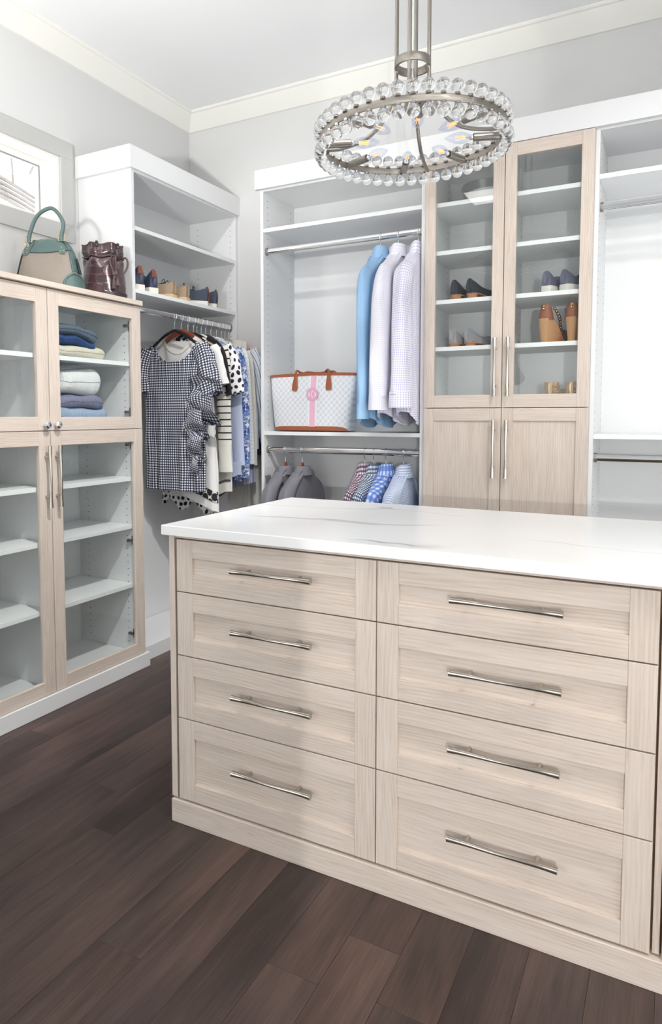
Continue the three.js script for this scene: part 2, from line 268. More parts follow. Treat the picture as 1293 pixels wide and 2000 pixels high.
// ---------- added and unseen lamps out of the frame, each with its light ----------
const glow = (c, k) => std({ color: rgb(250, 248, 240), emissive: c, emissiveIntensity: k, roughness: 0.6 });
{ // added flush ceiling lamps, fill for the low cabinets and the counter
  const spots = [[1.3, 2.75, 'added round fill lamp out of view above the aisle by the left cabinet', 1], [3.25, 2.35, 'added round fill lamp out of view above the right end of the island', 8]];
  for (const [x, z, label, k] of spots) {
    const t = thing('added_ceiling_lamp', label, 'lamp', V(x, CH, z), 'added flush ceiling lamps');
    const rim = new THREE.LatheGeometry([[0.0, 0], [0.215, 0], [0.218, -0.01], [0.21, -0.05], [0.2, -0.052], [0.2, -0.03], [0, -0.03]].map(([a, b]) => new THREE.Vector2(a, b)), 40); loc(t, 'lamp_rim', rim, M.brushed);
    const dif = new THREE.LatheGeometry([[0, -0.058], [0.12, -0.056], [0.19, -0.048], [0.199, -0.034]].map(([a, b]) => new THREE.Vector2(a, b)), 40); loc(t, 'diffuser', dif, glow(new THREE.Color(1, 0.96, 0.9), 2.5));
    const l = new THREE.RectAreaLight(new THREE.Color(1, 0.985, 0.96), LAMP.ceiling * k, 0.34, 0.34); l.position.set(x, CH - 0.062, z); l.lookAt(x, 0, z); scene.add(l);
  }
}
{ // recessed lights out of view, aimed at the corner wall, corner unit and tall cabinet
  for (const [x, z, label, k, tx, tz, ty] of [[0.95, 1.75, 'unseen recessed ceiling light nearest the left cabinet, aimed at the corner wall', 2, 0.56, 0.0, 2.0], [1.85, 1.95, 'unseen recessed ceiling light over the middle of the island, tilted at the corner unit', 1, 0.22, 0.75, 0.35], [2.8, 1.8, 'unseen recessed ceiling light tilted at the tall cabinet and the open unit', 0, 2.28, 0.0, 1.2]]) {
    const t = thing('unseen_downlight', label, 'lamp', V(x, CH, z), 'unseen recessed downlights');
    loc(t, 'trim_ring', new THREE.LatheGeometry([[0.045, -0.001], [0.075, -0.001], [0.075, -0.006], [0.045, -0.004], [0.045, -0.001]].map(([a, b]) => new THREE.Vector2(a, b)), 36), M.sash);
    loc(t, 'lens', new THREE.LatheGeometry([[0, -0.002], [0.045, -0.002]].map(([a, b]) => new THREE.Vector2(a, b)), 32), glow(new THREE.Color(1, 0.96, 0.9), 3));
    const l = new THREE.SpotLight(new THREE.Color(1, 0.985, 0.965), k === 2 ? LAMP.down * 2.2 : k ? LAMP.aisle : LAMP.accent, 0, k === 2 ? 0.42 : k ? 0.52 : 0.55, 1, 2); l.position.set(x, CH - 0.03, z); l.target.position.set(tx, ty, tz); l.shadow.radius = 2; l.castShadow = true; scene.add(l, l.target);
  }
}
{ // light on a stand out of view, placed to brighten the ceiling above the window
  const t = thing('unseen_studio_light', 'unseen black studio light on a stand turned up to brighten the ceiling', 'lamp', V(1.35, 0, 3.35));
  const mat = std({ color: rgb(30, 30, 32), roughness: 0.5 });
  loc(t, 'pole', rod(V(0, 0.02, 0), V(0, 1.5, 0), 0.014), mat);
  for (let k = 0; k < 3; k++) { const a = k * 2.094; loc(t, 'leg', rod(V(0, 0.35, 0), V(Math.cos(a) * 0.35, 0.012, Math.sin(a) * 0.35), 0.011), mat); }
  const dir = V(0.75 - 1.35, CH - 1.62, 1.75 - 3.35).normalize(), c = V(0, 1.62, 0);
  const head = new THREE.LatheGeometry([[0, -0.16], [0.055, -0.16], [0.06, -0.15], [0.06, 0], [0.1, 0.09], [0.096, 0.09], [0.056, 0.0], [0, 0]].map(([a, b]) => new THREE.Vector2(a, b)), 28);
  head.applyQuaternion(new THREE.Quaternion().setFromUnitVectors(V(0, 1, 0), dir)); head.translate(c.x, c.y, c.z); loc(t, 'lamp_head', head, mat);
  const bulb = sph(c.clone().addScaledVector(dir, 0.04), 0.035); loc(t, 'lamp_bulb', bulb, glow(new THREE.Color(1, 1, 1), 3));
  const l = new THREE.SpotLight(new THREE.Color(1, 0.985, 0.96), LAMP.uplight, 0, 0.75, 1.0, 2); l.position.copy(c).add(V(1.35, 0, 3.35)).addScaledVector(dir, 0.1); l.target.position.set(0.75, CH, 1.75); l.shadow.radius = 3; l.castShadow = true; scene.add(l, l.target);
}
{ // hall lamp out of view, placed to light the island front through the doorway
  const t = thing('unseen_floor_lamp', 'unseen slim floor lamp in the hall, lighting the island front', 'lamp', V(4.05, 0, 6.5));
  loc(t, 'base', new THREE.LatheGeometry([[0, 0], [0.14, 0], [0.14, 0.012], [0.02, 0.025], [0, 0.025]].map(([a, b]) => new THREE.Vector2(a, b)), 28), M.brushed);
  loc(t, 'pole', rod(V(0, 0.02, 0), V(0, 1.22, 0), 0.012), M.brushed); loc(t, 'lamp_bulb', sph(V(0, 1.26, 0), 0.036), glow(new THREE.Color(1, 0.97, 0.92), 4));
  const l = new THREE.PointLight(new THREE.Color(1, 0.985, 0.965), LAMP.hall, 0, 2); l.position.set(4.05, 1.26, 6.5); l.shadow.radius = 1.2; l.castShadow = true; scene.add(l);
}

// ---------- cabinet hardware ----------
// bow pull, 250 mm, along local X, standing off the face along +Z
const pullGeo = (() => {
  const bar = sweep([V(-0.125, 0, 0.0285), V(-0.085, 0, 0.0285), V(-0.04, 0, 0.0308), V(0, 0, 0.032), V(0.04, 0, 0.0308), V(0.085, 0, 0.0285), V(0.125, 0, 0.0285)], (t) => { const k = Math.abs(t - 0.5) * 2; const r = 0.0048 + 0.0038 * Math.pow(k, 1.6); return [r, r]; }, { n: 40, m: 14, ref: V(0, 1, 0) });
  return bar;
})();
const postGeo = merge([rod(V(-0.08, 0, 0), V(-0.08, 0, 0.03), 0.0048), rod(V(0.08, 0, 0), V(0.08, 0, 0.03), 0.0048)]);
function pull(parent, pos, ry, rz) { // handle with its two posts, under a door or drawer (positions are in the parent's frame)
  const b = baseOf.get(parent); const m = loc(parent, 'handle', mergedPull, M.nickel);
  m.rotation.set(0, ry, rz, 'YXZ'); m.position.copy(pos).sub(b); return m;
}
const mergedPull = merge([pullGeo, postGeo]);
const knobGeo = (() => { // faceted glass-like knob on a stem, along +Z
  const g = new THREE.LatheGeometry([[0, 0.0], [0.008, 0.0], [0.0065, 0.004], [0.005, 0.012], [0.011, 0.016], [0.0155, 0.022], [0.0155, 0.026], [0.010, 0.031], [0, 0.032]].map(([a, b]) => new THREE.Vector2(a, b)), 10); g.rotateX(Math.PI / 2); const q = g.toNonIndexed(); q.computeVertexNormals(); return q;
})();
// shaker front in the XY plane facing +Z (front face at z = zf), or, with swap, in the ZY plane facing +X
function shaker(parent, name, { a0, a1, y0, y1, f, s = 0.056, rt = 0.056, rb = rt, glass = false, swap = false, t = 0.019, recess = 0.0085, panelGrain = 'a' }) {
  const d = partGroup(parent, name);
  const B = (p0, p1, q0, q1, f0, f1, g) => swap ? box(f0, f1, q0, q1, p0, p1, g === 'a' ? 'z' : 'y') : box(p0, p1, q0, q1, f0, f1, g === 'a' ? 'x' : 'y');
  part(d, 'stile', B(a0, a0 + s, y0, y1, f - t, f, 'y'), M.wood); part(d, 'stile', B(a1 - s, a1, y0, y1, f - t, f, 'y'), M.wood);
  part(d, 'rail', B(a0 + s, a1 - s, y1 - rt, y1, f - t, f - 0.0002, 'a'), M.wood); part(d, 'rail', B(a0 + s, a1 - s, y0, y0 + rb, f - t, f - 0.0002, 'a'), M.wood);
  if (glass) {
    const pg = new THREE.PlaneGeometry(a1 - a0 - 2 * s + 0.012, y1 - y0 - rt - rb + 0.012), ca = (a0 + a1) / 2, cy = (y0 + rb + y1 - rt) / 2;
    if (swap) { pg.rotateY(Math.PI / 2); pg.translate(f - 0.011, cy, ca); } else pg.translate(ca, cy, f - 0.011);
    part(d, 'glass_pane', pg, M.glass);
  } else part(d, 'panel', B(a0 + s - 0.006, a1 - s + 0.006, y0 + rb - 0.006, y1 - rt + 0.006, f - t + 0.001, f - recess, panelGrain), M.wood);
  return d;
}
// two columns of shelf pin holes as one part: axis 'x' holes face +-x, etc.
function pinHoles(parent, pts, axis) {
  const gs = pts.map((p) => { const g = new THREE.CylinderGeometry(0.0026, 0.0026, 0.0006, 8); if (axis === 'x') g.rotateZ(Math.PI / 2); if (axis === 'z') g.rotateX(Math.PI / 2); g.translate(p[0], p[1], p[2]); return g; });
  const m = part(parent, 'shelf_pin_holes', merge(gs), M.hole); m.userData.kind = 'stuff'; return m;
}
function railRod(parent, a, b) { // oval chrome hanging rail, 30 x 15 mm, with an end cup at each end
  const dir = b.clone().sub(a).normalize(), side = Math.abs(dir.x) > 0.5;
  const p = part(parent, 'hanging_rail', sweep([a, b], () => side ? [0.0155, 0.0075] : [0.0155, 0.0075], { n: 1, m: 28, line: true, ref: side ? V(0, 0, 1) : V(1, 0, 0) }), M.chrome);
  for (const e of [a, b]) { const s = e === a ? 1 : -1, c = e.clone().addScaledVector(dir, s * 0.004); part(p, 'rail_cup', sweep([e.clone(), e.clone().addScaledVector(dir, s * 0.012)], () => [0.02, 0.012], { n: 1, m: 24, line: true, ref: side ? V(0, 0, 1) : V(1, 0, 0) }), M.hinge); }
  return p;
}

// ---------- island ----------
{
  const t = thing('island_cabinet', 'pale wood drawer island with bow handles under the white counter', 'cabinet', V(1.32, 0, 1.1));
  const x0 = 1.3466, x1 = 1.9769, x2 = 2.6034, zf = 1.7865, ys = [0.854, 0.6982, 0.5094, 0.3205, 0.0735];
  part(t, 'carcass', box(1.339, 3.27, 0.069, 0.862, 1.085, 1.765, 'x', 0), M.woodCore);
  part(t, 'side_panel', box(1.3188, 1.3385, 0.0745, 0.8625, 1.075, zf, 'y'), M.wood);
  part(t, 'plinth', box(1.3209, 3.29, 0, 0.0691, 1.075, 1.7928, 'x', 0.002), M.wood);
  part(t, 'top_rail', box(1.3385, 3.28, 0.8555, 0.8635, 1.74, 1.782, 'x', 0.0008), M.wood);
  for (const [a, b, h] of [[x0, x1 - 0.0015, 1.676], [x1 + 0.0015, x2, 2.294]]) for (let i = 0; i < 4; i++) {
    const d = shaker(t, 'drawer', { a0: a, a1: b, y0: ys[i + 1] + 0.0015, y1: ys[i] - 0.0015, f: zf, s: 0.0565, rt: i ? 0.054 : 0.052, rb: 0.052 });
    pull(d, V(h, [0.783, 0.611, 0.427, 0.210][i], zf - (i < 9 ? 0.0085 : 0)), 0, 0);
  }
  part(t, 'filler_strip', box(2.608, 2.622, 0.0735, 0.854, 1.76, 1.777, 'y'), M.wood);
  shaker(t, 'door', { a0: 2.6265, a1: 3.27, y0: 0.0735, y1: 0.853, f: zf, panelGrain: 'y' });
  const c = thing('countertop', 'white quartz countertop with faint grey veins on the drawer island', 'countertop', V(1.3056, 0.864, 1.05));
  const g = new RoundedBoxGeometry(2.02, 0.0295, 0.7561, 3, 0.003); g.translate(1.3056 + 1.01, 0.8793, 1.05 + 0.378); part(c, 'quartz_slab', boxUV(g, 'x', false), M.quartz);
}

// ---------- left glass door cabinet ----------
{
  const t = thing('glass_cabinet', 'low pale wood cabinet with four glass doors by the window wall', 'cabinet', V(0, 0, 0.87));
  const xf = 0.3886, z0 = 0.8715, z1 = 1.9409, zm = 1.4052, xs = 0.366;
  part(t, 'side_panel', box(0.012, xs, 0.069, 1.72, 0.872, 0.915, 'y'), M.white);
  part(t, 'side_panel', box(0.012, xs, 0.069, 1.72, z1 - 0.02, z1, 'y'), M.white);
  part(t, 'partition', box(0.012, xs - 0.004, 0.088, 1.70, zm - 0.01, zm + 0.01, 'y'), M.white);
  part(t, 'back_panel', box(0.001, 0.012, 0.069, 1.72, 0.872, z1, 'y', 0), M.white);
  part(t, 'bottom_panel', box(0.012, xs, 0.069, 0.088, 0.915, z1 - 0.02, 'z'), M.white);
  part(t, 'top_panel', box(0.012, xs, 1.702, 1.72, 0.915, z1 - 0.02, 'z'), M.white);
  part(t, 'top_board', box(0.001, 0.405, 1.7225, 1.7445, 0.8715, z1 + 0.012, 'z', 0.002), M.wood);
  part(t, 'plinth', merge([box(0.001, 0.3983, 0, 0.0685, 0.8712, z1 + 0.01, 'z', 0.002), box(0.3455, 0.3983, 0, 0.0685, 0.8497, 0.8735, 'z', 0.002)]), M.white);
  for (const [a, b] of [[0.9155, zm - 0.0105], [zm + 0.0105, z1 - 0.0205]]) {
    for (const y of [1.4505, 0.9135, 0.687, 0.406]) part(t, 'shelf', box(0.013, 0.362, y - 0.0095, y + 0.0095, a, b, 'z'), M.shelf);
    part(t, 'shelf', box(0.013, 0.364, 1.139, 1.160, a, b, 'z'), M.shelf);
  }
  const D = { f: xf, swap: true, glass: true, s: 0.0545, t: 0.02 };
  const d1 = shaker(t, 'door', { ...D, a0: z0, a1: zm - 0.0015, y0: 1.1511, y1: 1.7191, rt: 0.062, rb: 0.055 });
  const d2 = shaker(t, 'door', { ...D, a0: zm + 0.0015, a1: z1, y0: 1.1511, y1: 1.7191, rt: 0.062, rb: 0.055 });
  const d3 = shaker(t, 'door', { ...D, a0: z0, a1: zm - 0.0015, y0: 0.0705, y1: 1.1481, rt: 0.058, rb: 0.055 });
  const d4 = shaker(t, 'door', { ...D, a0: zm + 0.0015, a1: z1, y0: 0.0705, y1: 1.1481, rt: 0.058, rb: 0.055 });
  for (const [d, z] of [[d1, 1.380], [d2, 1.4345]]) { const k = loc(d, 'knob', knobGeo, M.chrome); k.rotation.y = Math.PI / 2; k.position.set(xf, 1.1745, z - 0.87); }
  for (const [d, z] of [[d3, 1.3815], [d4, 1.433]]) pull(d, V(xf, 0.966, z), Math.PI / 2, Math.PI / 2);
  // hinges on the right side panel
  for (const y of [1.628, 1.228, 1.075, 0.621, 0.172]) {
    part(t, 'hinge', merge([box(0.335, 0.364, y - 0.0065, y + 0.0065, 0.9152, 0.930, 'x', 0.001), box(0.355, 0.368, y - 0.022, y + 0.022, 0.9152, 0.9195, 'y', 0.001), box(0.338, 0.352, y - 0.004, y + 0.004, 0.9302, 0.934, 'x', 0)]), M.hinge);
  }
  const pts = []; for (let y = 0.13; y < 1.68; y += 0.032) for (const x of [0.072, 0.327]) pts.push([x, y, 0.9152]); pinHoles(t, pts, 'z');
}

// ---------- corner hanging unit ----------
{
  const t = thing('corner_closet_unit', 'tall white open closet unit in the corner with shoes above clothes', 'closet', V(0, 0, 0));
  const xf = 0.3433, zn = 0.8698;
  part(t, 'side_panel', box(0.001, xf, 0.0, 2.40, 0.8505, zn, 'y'), M.white);
  part(t, 'side_panel', box(0.001, xf, 0.0713, 2.40, 0.0005, 0.0195, 'y'), M.white);
  part(t, 'back_panel', box(0.0005, 0.012, 0.0713, 2.37, 0.0195, 0.8505, 'y', 0), M.white);
  part(t, 'top_panel', box(0.001, xf, 2.352, 2.37, 0.0195, 0.8505, 'z'), M.white);
  const fa = part(t, 'fascia', box(0.3435, 0.3585, 2.362, 2.4655, 0.0005, 0.8892, 'z', 0.0015), M.white);
  part(fa, 'fascia_return', box(0.001, 0.3435, 2.362, 2.4655, 0.8702, 0.8892, 'x', 0.0015), M.white);
  for (const y of [2.0961, 1.8037]) part(t, 'shelf', box(0.0125, xf - 0.003, y - 0.0095, y + 0.0095, 0.0197, 0.8503, 'z'), M.shelf);
  part(t, 'platform', box(0.0125, 0.344, 0, 0.0713, 0.0005, 0.8505, 'z', 0.0015), M.shelf);
  railRod(t, V(0.305, 1.7255, 0.0197), V(0.305, 1.7255, 0.8503));
  const pts = []; for (let y = 0.2; y < 2.33; y += 0.032) for (const x of [0.07, 0.305]) pts.push([x, y, 0.0196]); pinHoles(t, pts, 'z');
}

// ---------- wall units on the back wall ----------
const ZB = 0.3324;
{
  const t = thing('hanging_closet_unit', 'white open closet unit with two hanging rails and a monogrammed tote on its shelf', 'closet', V(0.7115, 0, 0));
  part(t, 'side_panel', box(0.7115, 0.7292, 0, 2.40, 0.0005, ZB, 'y'), M.white);
  part(t, 'side_panel', box(1.5762, 1.5938, 0, 2.40, 0.0005, ZB, 'y'), M.white);
  part(t, 'back_panel', box(0.7292, 1.5762, 0.08, 2.37, 0.0005, 0.012, 'y', 0), M.white);
  part(t, 'top_panel', box(0.7292, 1.5762, 2.348, 2.366, 0.001, ZB, 'x'), M.white);
  part(t, 'shelf', box(0.7295, 1.576, 2.1449, 2.164, 0.0125, ZB - 0.002, 'x'), M.shelf);
  part(t, 'shelf', box(0.7295, 1.576, 1.111, 1.130, 0.0125, ZB - 0.002, 'x'), M.shelf);
  part(t, 'bottom_panel', box(0.7295, 1.576, 0, 0.08, 0.0125, ZB - 0.002, 'x'), M.shelf);
  railRod(t, V(0.7294, 2.0535, 0.305), V(1.576, 2.0535, 0.305)); railRod(t, V(0.7294, 1.0355, 0.300), V(1.576, 1.0355, 0.300));
  const pts = []; for (let y = 0.2; y < 2.34; y += 0.032) for (const z of [0.05, 0.29]) { pts.push([0.7293, y, z]); pts.push([1.5761, y, z]); } pinHoles(t, pts, 'x');
  const f = thing('fascia_board', 'long white fascia board along the top of the back wall units', 'trim', V(0.69, 2.357, ZB));
  part(f, 'front_board', box(0.6907, 3.40, 2.3574, 2.4527, ZB + 0.0005, 0.3524, 'x', 0.0015), M.white);
}
{
  const t = thing('tall_cabinet', 'tall pale wood cabinet with two glass doors above two panelled doors', 'cabinet', V(1.594, 0, 0));
  const x0 = 1.6007, x1 = 2.3032, xm = 1.9515, zf = 0.3524;
  part(t, 'side_panel', box(1.5940, 1.6125, 0, 2.40, 0.0005, ZB, 'y'), M.white); part(t, 'side_panel', box(2.2900, 2.3040, 0, 2.40, 0.0005, ZB, 'y'), M.white);
  part(t, 'partition', box(xm - 0.009, xm + 0.009, 0.08, 2.345, 0.0125, ZB - 0.006, 'y'), M.white);
  part(t, 'back_panel', box(1.6125, 2.29, 0.0, 2.36, 0.0005, 0.012, 'y', 0), M.white);
  part(t, 'top_panel', box(1.6125, 2.29, 2.342, 2.36, 0.012, ZB, 'x'), M.white);
  part(t, 'plinth', box(1.6125, 2.29, 0, 0.0795, 0.012, ZB, 'x'), M.white);
  for (const [a, b, dy] of [[1.6127, xm - 0.0092, 0], [xm + 0.0092, 2.2898, 0]]) {
    for (const y of [2.15, 1.9385, 1.7215, 1.5115]) part(t, 'shelf', box(a, b, y - 0.0095, y + 0.0095, 0.0125, ZB - 0.006, 'x'), M.shelf);
    part(t, 'shelf', box(a, b, 1.262, 1.2815, 0.0125, ZB - 0.003, 'x'), M.shelf);
  }
  const D = { f: zf, t: 0.0192, s: 0.0475 };
  const d1 = shaker(t, 'door', { ...D, a0: x0, a1: xm - 0.0015, y0: 1.2464, y1: 2.3545, rt: 0.054, rb: 0.056, glass: true });
  const d2 = shaker(t, 'door', { ...D, a0: xm + 0.0015, a1: x1, y0: 1.2464, y1: 2.3545, rt: 0.054, rb: 0.056, glass: true });
  const d3 = shaker(t, 'door', { ...D, a0: x0, a1: xm - 0.0015, y0: 0.081, y1: 1.2434, rt: 0.055, rb: 0.056, panelGrain: 'y' });
  const d4 = shaker(t, 'door', { ...D, a0: xm + 0.0015, a1: x1, y0: 0.081, y1: 1.2434, rt: 0.055, rb: 0.056, panelGrain: 'y' });
  for (const [d, x, y] of [[d1, 1.925, 1.419], [d2, 1.9805, 1.419], [d3, 1.924, 1.067], [d4, 1.980, 1.067]]) pull(d, V(x, y, zf), 0, Math.PI / 2);
  const pts = []; for (let y = 1.3; y < 2.33; y += 0.032) for (const z of [0.05, 0.27]) { pts.push([1.6126, y, z]); pts.push([xm + 0.0091, y, z]); } pinHoles(t, pts, 'x');
}
{
  const t = thing('open_closet_unit', 'empty white open closet unit right of the tall wood cabinet', 'closet', V(2.3045, 0, 0));
  part(t, 'side_panel', box(2.3045, 2.3215, 0, 2.40, 0.0005, ZB, 'y'), M.white); part(t, 'side_panel', box(3.36, 3.378, 0, 2.40, 0.0005, ZB, 'y'), M.white);
  part(t, 'back_panel', box(2.3215, 3.36, 0.08, 2.37, 0.0005, 0.012, 'y', 0), M.white);
  part(t, 'top_panel', box(2.3215, 3.36, 2.348, 2.366, 0.001, ZB, 'x'), M.white);
  part(t, 'shelf', box(2.3217, 3.3598, 2.158, 2.1775, 0.0125, ZB - 0.002, 'x'), M.shelf); part(t, 'shelf', box(2.3217, 3.3598, 1.1155, 1.135, 0.0125, ZB - 0.002, 'x'), M.shelf);
  part(t, 'bottom_panel', box(2.3217, 3.3598, 0, 0.08, 0.0125, ZB - 0.002, 'x'), M.shelf);
  railRod(t, V(2.3217, 2.06, 0.281), V(3.3598, 2.06, 0.281)); railRod(t, V(2.3217, 1.036, 0.281), V(3.3598, 1.036, 0.281));
  const pts = []; for (let y = 0.2; y < 2.34; y += 0.032) for (const z of [0.05, 0.29]) pts.push([2.3216, y, z]); pinHoles(t, pts, 'x');
}

// ---------- chandelier ----------
{
  const C = V(1.845, 2.098, 1.20), RR = 0.30, t = thing('chandelier', 'round nickel chandelier ringed with clear glass beads over the island', 'chandelier', C);
  const ring = (r, h, th, y) => new THREE.LatheGeometry([[r - th, y - h / 2], [r, y - h / 2], [r, y + h / 2], [r - th, y + h / 2], [r - th, y - h / 2]].map(([a, b]) => new THREE.Vector2(a, b)), 128);
  const flatL = (g) => { const q = g.toNonIndexed(); return q; };
  loc(t, 'ring', flatL(ring(RR, 0.0195, 0.006, 0)), M.brushed);
  const NB = 44, beadG = new THREE.SphereGeometry(0.0192, 24, 18), capG = new THREE.CylinderGeometry(0.0075, 0.009, 0.006, 14);
  for (let k = 0; k < NB; k++) for (const s of [1, -1]) {
    const a = (k + 0.5) / NB * Math.PI * 2, b = loc(t, 'bead', beadG, M.bead); b.position.set(Math.cos(a) * (RR - 0.003), s * 0.0335, Math.sin(a) * (RR - 0.003));
    const c = loc(b, 'bead_cap', capG, M.brushed); c.position.y = -s * 0.021;
  }
  const yS = 0.232, rs = 0.052, D = Math.PI / 180;
  loc(t, 'small_ring', flatL(ring(rs + 0.006, 0.024, 0.008, yS)), M.brushed);
  const wav = (az, r, y) => V(Math.cos(az * D) * r, y, Math.sin(az * D) * r);
  for (const az of [-9, 81, 171, -99]) {
    loc(t, 'rod', rod(wav(az, rs, yS), wav(az, rs, CH - C.y - 0.02), 0.0064), M.brushed);
    loc(t, 'arm', sweep([wav(az, rs, yS), wav(az, rs + 0.002, yS - 0.05), wav(az, rs + 0.012, yS - 0.1), wav(az, rs + 0.04, yS - 0.16), wav(az, rs + 0.10, yS - 0.212), wav(az, rs + 0.18, yS - 0.232), wav(az, RR - 0.004, 0)], () => [0.0062, 0.0062], { n: 40, m: 12, ref: wav(az + 90, 1, 0) }), M.brushed);
    const kn = sph(wav(az, rs, yS - 0.016), 0.0072, 12, 8); loc(t, 'collar', kn, M.brushed);
  }
  // the ring hangs a degree and a half out of level, as in the room
  t.rotation.set(0, 0, 0); const tiltQ = new THREE.Quaternion().setFromUnitVectors(V(0, 1, 0), V(-0.0255, 1, 0.0289).normalize());
  const ringParts = t.children.filter((c) => /^(ring|bead)/.test(c.name)); for (const c of ringParts) { c.position.applyQuaternion(tiltQ); c.quaternion.premultiply(tiltQ); }
  // clear cord with its wire down the middle
  loc(t, 'cord', sweep([V(0, 0.06, 0), V(0, CH - C.y - 0.02, 0)], () => [0.0026, 0.0026], { n: 220, m: 10, line: true, ref: V(0, 0, 1), wob: (q) => 0.75 + 0.35 * Math.abs(Math.sin(q * 220 * 0.8)) }), std({ color: rgb(226, 226, 224), roughness: 0.3 }));
  loc(t, 'canopy', new THREE.LatheGeometry([[0, -0.03], [0.06, -0.028], [0.068, -0.02], [0.07, 0], [0, 0]].map(([a, b]) => new THREE.Vector2(a, b + CH - C.y)), 40), M.brushed);
  // eight candle holders pointing inward, with candle bulbs
  const glassG = new THREE.LatheGeometry([[0.0075, 0], [0.012, 0.006], [0.0165, 0.018], [0.0182, 0.03], [0.0165, 0.046], [0.0115, 0.062], [0.006, 0.073], [0.0022, 0.080], [0.0004, 0.0815]].map(([a, b]) => new THREE.Vector2(a, b)), 24);
  for (let k = 0; k < 8; k++) {
    const az = 19 + 45 * k, inw = wav(az, -1, 0), q = new THREE.Quaternion().setFromUnitVectors(V(0, 1, 0), inw), o = wav(az, RR - 0.010, -0.004);
    const s = loc(t, 'candle_sleeve', new THREE.LatheGeometry([[0, 0], [0.0045, 0.0], [0.0045, 0.012], [0.0125, 0.014], [0.0125, 0.094], [0.0105, 0.094], [0.0105, 0.09], [0, 0.09]].map(([a, b]) => new THREE.Vector2(a, b)), 24).toNonIndexed(), M.brushed);
    q.premultiply(tiltQ); o.applyQuaternion(tiltQ); inw.applyQuaternion(tiltQ);
    s.quaternion.copy(q); s.position.copy(o);
    const b = loc(t, 'bulb', glassG, M.bulb); b.quaternion.copy(q); b.position.copy(o).addScaledVector(inw, 0.105);
    loc(b, 'bulb_base', new THREE.LatheGeometry([[0, -0.018], [0.0075, -0.018], [0.0082, -0.004], [0.0078, 0.001], [0, 0.001]].map(([a, c]) => new THREE.Vector2(a, c)), 18), M.chrome);
    const f = []; for (let j = 0; j < 4; j++) { const a = j * Math.PI / 2 + 0.5; f.push(rod(V(Math.cos(a) * 0.004, 0.014, Math.sin(a) * 0.004), V(Math.cos(a) * 0.006, 0.046, Math.sin(a) * 0.006), 0.00125, 8)); }
    loc(b, 'filament', merge(f), M.filament);
    loc(b, 'stem', rod(V(0, 0, 0), V(0, 0.016, 0), 0.0028, 8), M.bead);
  }
}

// ---------- fabrics ----------
const F = {};
F.navyGingham = cloth({ map: canTex(64, 64, (x, w) => { x.fillStyle = '#f3f3f5'; x.fillRect(0, 0, w, w); x.fillStyle = 'rgba(22,26,54,0.62)'; x.fillRect(0, 0, w * 0.52, w); x.fillRect(0, 0, w, w * 0.52); x.fillStyle = 'rgba(14,16,40,0.6)'; x.fillRect(0, 0, w * 0.52, w * 0.52); }, 0.0132, 0.0132) });
const checkTex = (bg, lines, s, n = 64) => canTex(n, n, (x, w) => { x.fillStyle = bg; x.fillRect(0, 0, w, w); for (const [c, a, b] of lines) { x.fillStyle = c; x.fillRect(a * w, 0, (b - a) * w, w); x.fillRect(0, a * w, w, (b - a) * w); } }, s, s);
const stripeTex = (bg, lines, s, dir = 'v') => canTex(128, 128, (x, w) => { x.fillStyle = bg; x.fillRect(0, 0, w, w); for (const [c, a, b] of lines) { x.fillStyle = c; dir === 'v' ? x.fillRect(a * w, 0, (b - a) * w, w) : x.fillRect(0, a * w, w, (b - a) * w); } }, s, s);
F.white = cloth({ color: rgb(236, 235, 233) });
F.cream = cloth({ color: rgb(228, 225, 216) });
F.creamKnit = cloth({ color: rgb(226, 222, 208), bumpMap: knitBump, bumpScale: 0.0012 });
F.black = cloth({ color: rgb(38, 34, 36) });
F.blackStripe = cloth({ map: stripeTex('#e6e3da', [['#26242a', 0, 0.2]], 0.0345, 'h') });
F.diamond = cloth({ map: canTex(128, 128, (x, w) => { x.fillStyle = '#dfddd6'; x.fillRect(0, 0, w, w); x.fillStyle = '#26262c'; for (const [a, b] of [[0, 0], [64, 64], [128, 0], [0, 128], [128, 128]]) { x.beginPath(); x.ellipse(a, b, 40, 48, 0, 0, 7); x.fill(); } }, 0.05, 0.056) });
const dots = rng(5);
F.dalmatian = cloth({ map: canTex(256, 256, (x, w) => { x.fillStyle = '#eeecee'; x.fillRect(0, 0, w, w); x.fillStyle = '#23212c'; for (let i = 0; i < 6; i++) for (let j = 0; j < 5; j++) { const a = (i + (j % 2) * 0.5 + 0.3 * dots()) * w / 6, b = (j + 0.3 * dots()) * w / 5, r = 9 + 6 * dots(), s = 13 + 8 * dots(), t = (dots() - 0.5) * 1.2; for (const ox of [-w, 0, w]) for (const oy of [-w, 0, w]) { x.beginPath(); x.ellipse(a + ox, b + oy, r, s, t, 0, 7); x.fill(); } } }, 0.17, 0.17) });
F.paleBlue = cloth({ color: rgb(192, 202, 228) });
F.blueFloral = cloth({ map: canTex(256, 256, (x, w) => { x.fillStyle = '#e4e9f2'; x.fillRect(0, 0, w, w); const c = ['#2c4a94', '#3f63ad', '#223a7c', '#5d83c2']; for (let i = 0; i < 170; i++) { x.fillStyle = c[i % 4]; const a = dots() * w, b = dots() * w; for (let k = 0; k < 5; k++) { x.beginPath(); x.ellipse(a + 9 * Math.cos(k * 1.26), b + 9 * Math.sin(k * 1.26), 5, 4, k, 0, 7); x.fill(); } } }, 0.13, 0.13) });
F.whiteGrid = cloth({ map: checkTex('#eef1f4', [['rgba(120,160,190,0.38)', 0.44, 0.53]], 0.021) });
F.blueStripe = cloth({ map: stripeTex('#e3e7ee', [['#6f83ad', 0, 0.16], ['#aab6d0', 0.5, 0.6]], 0.021) });
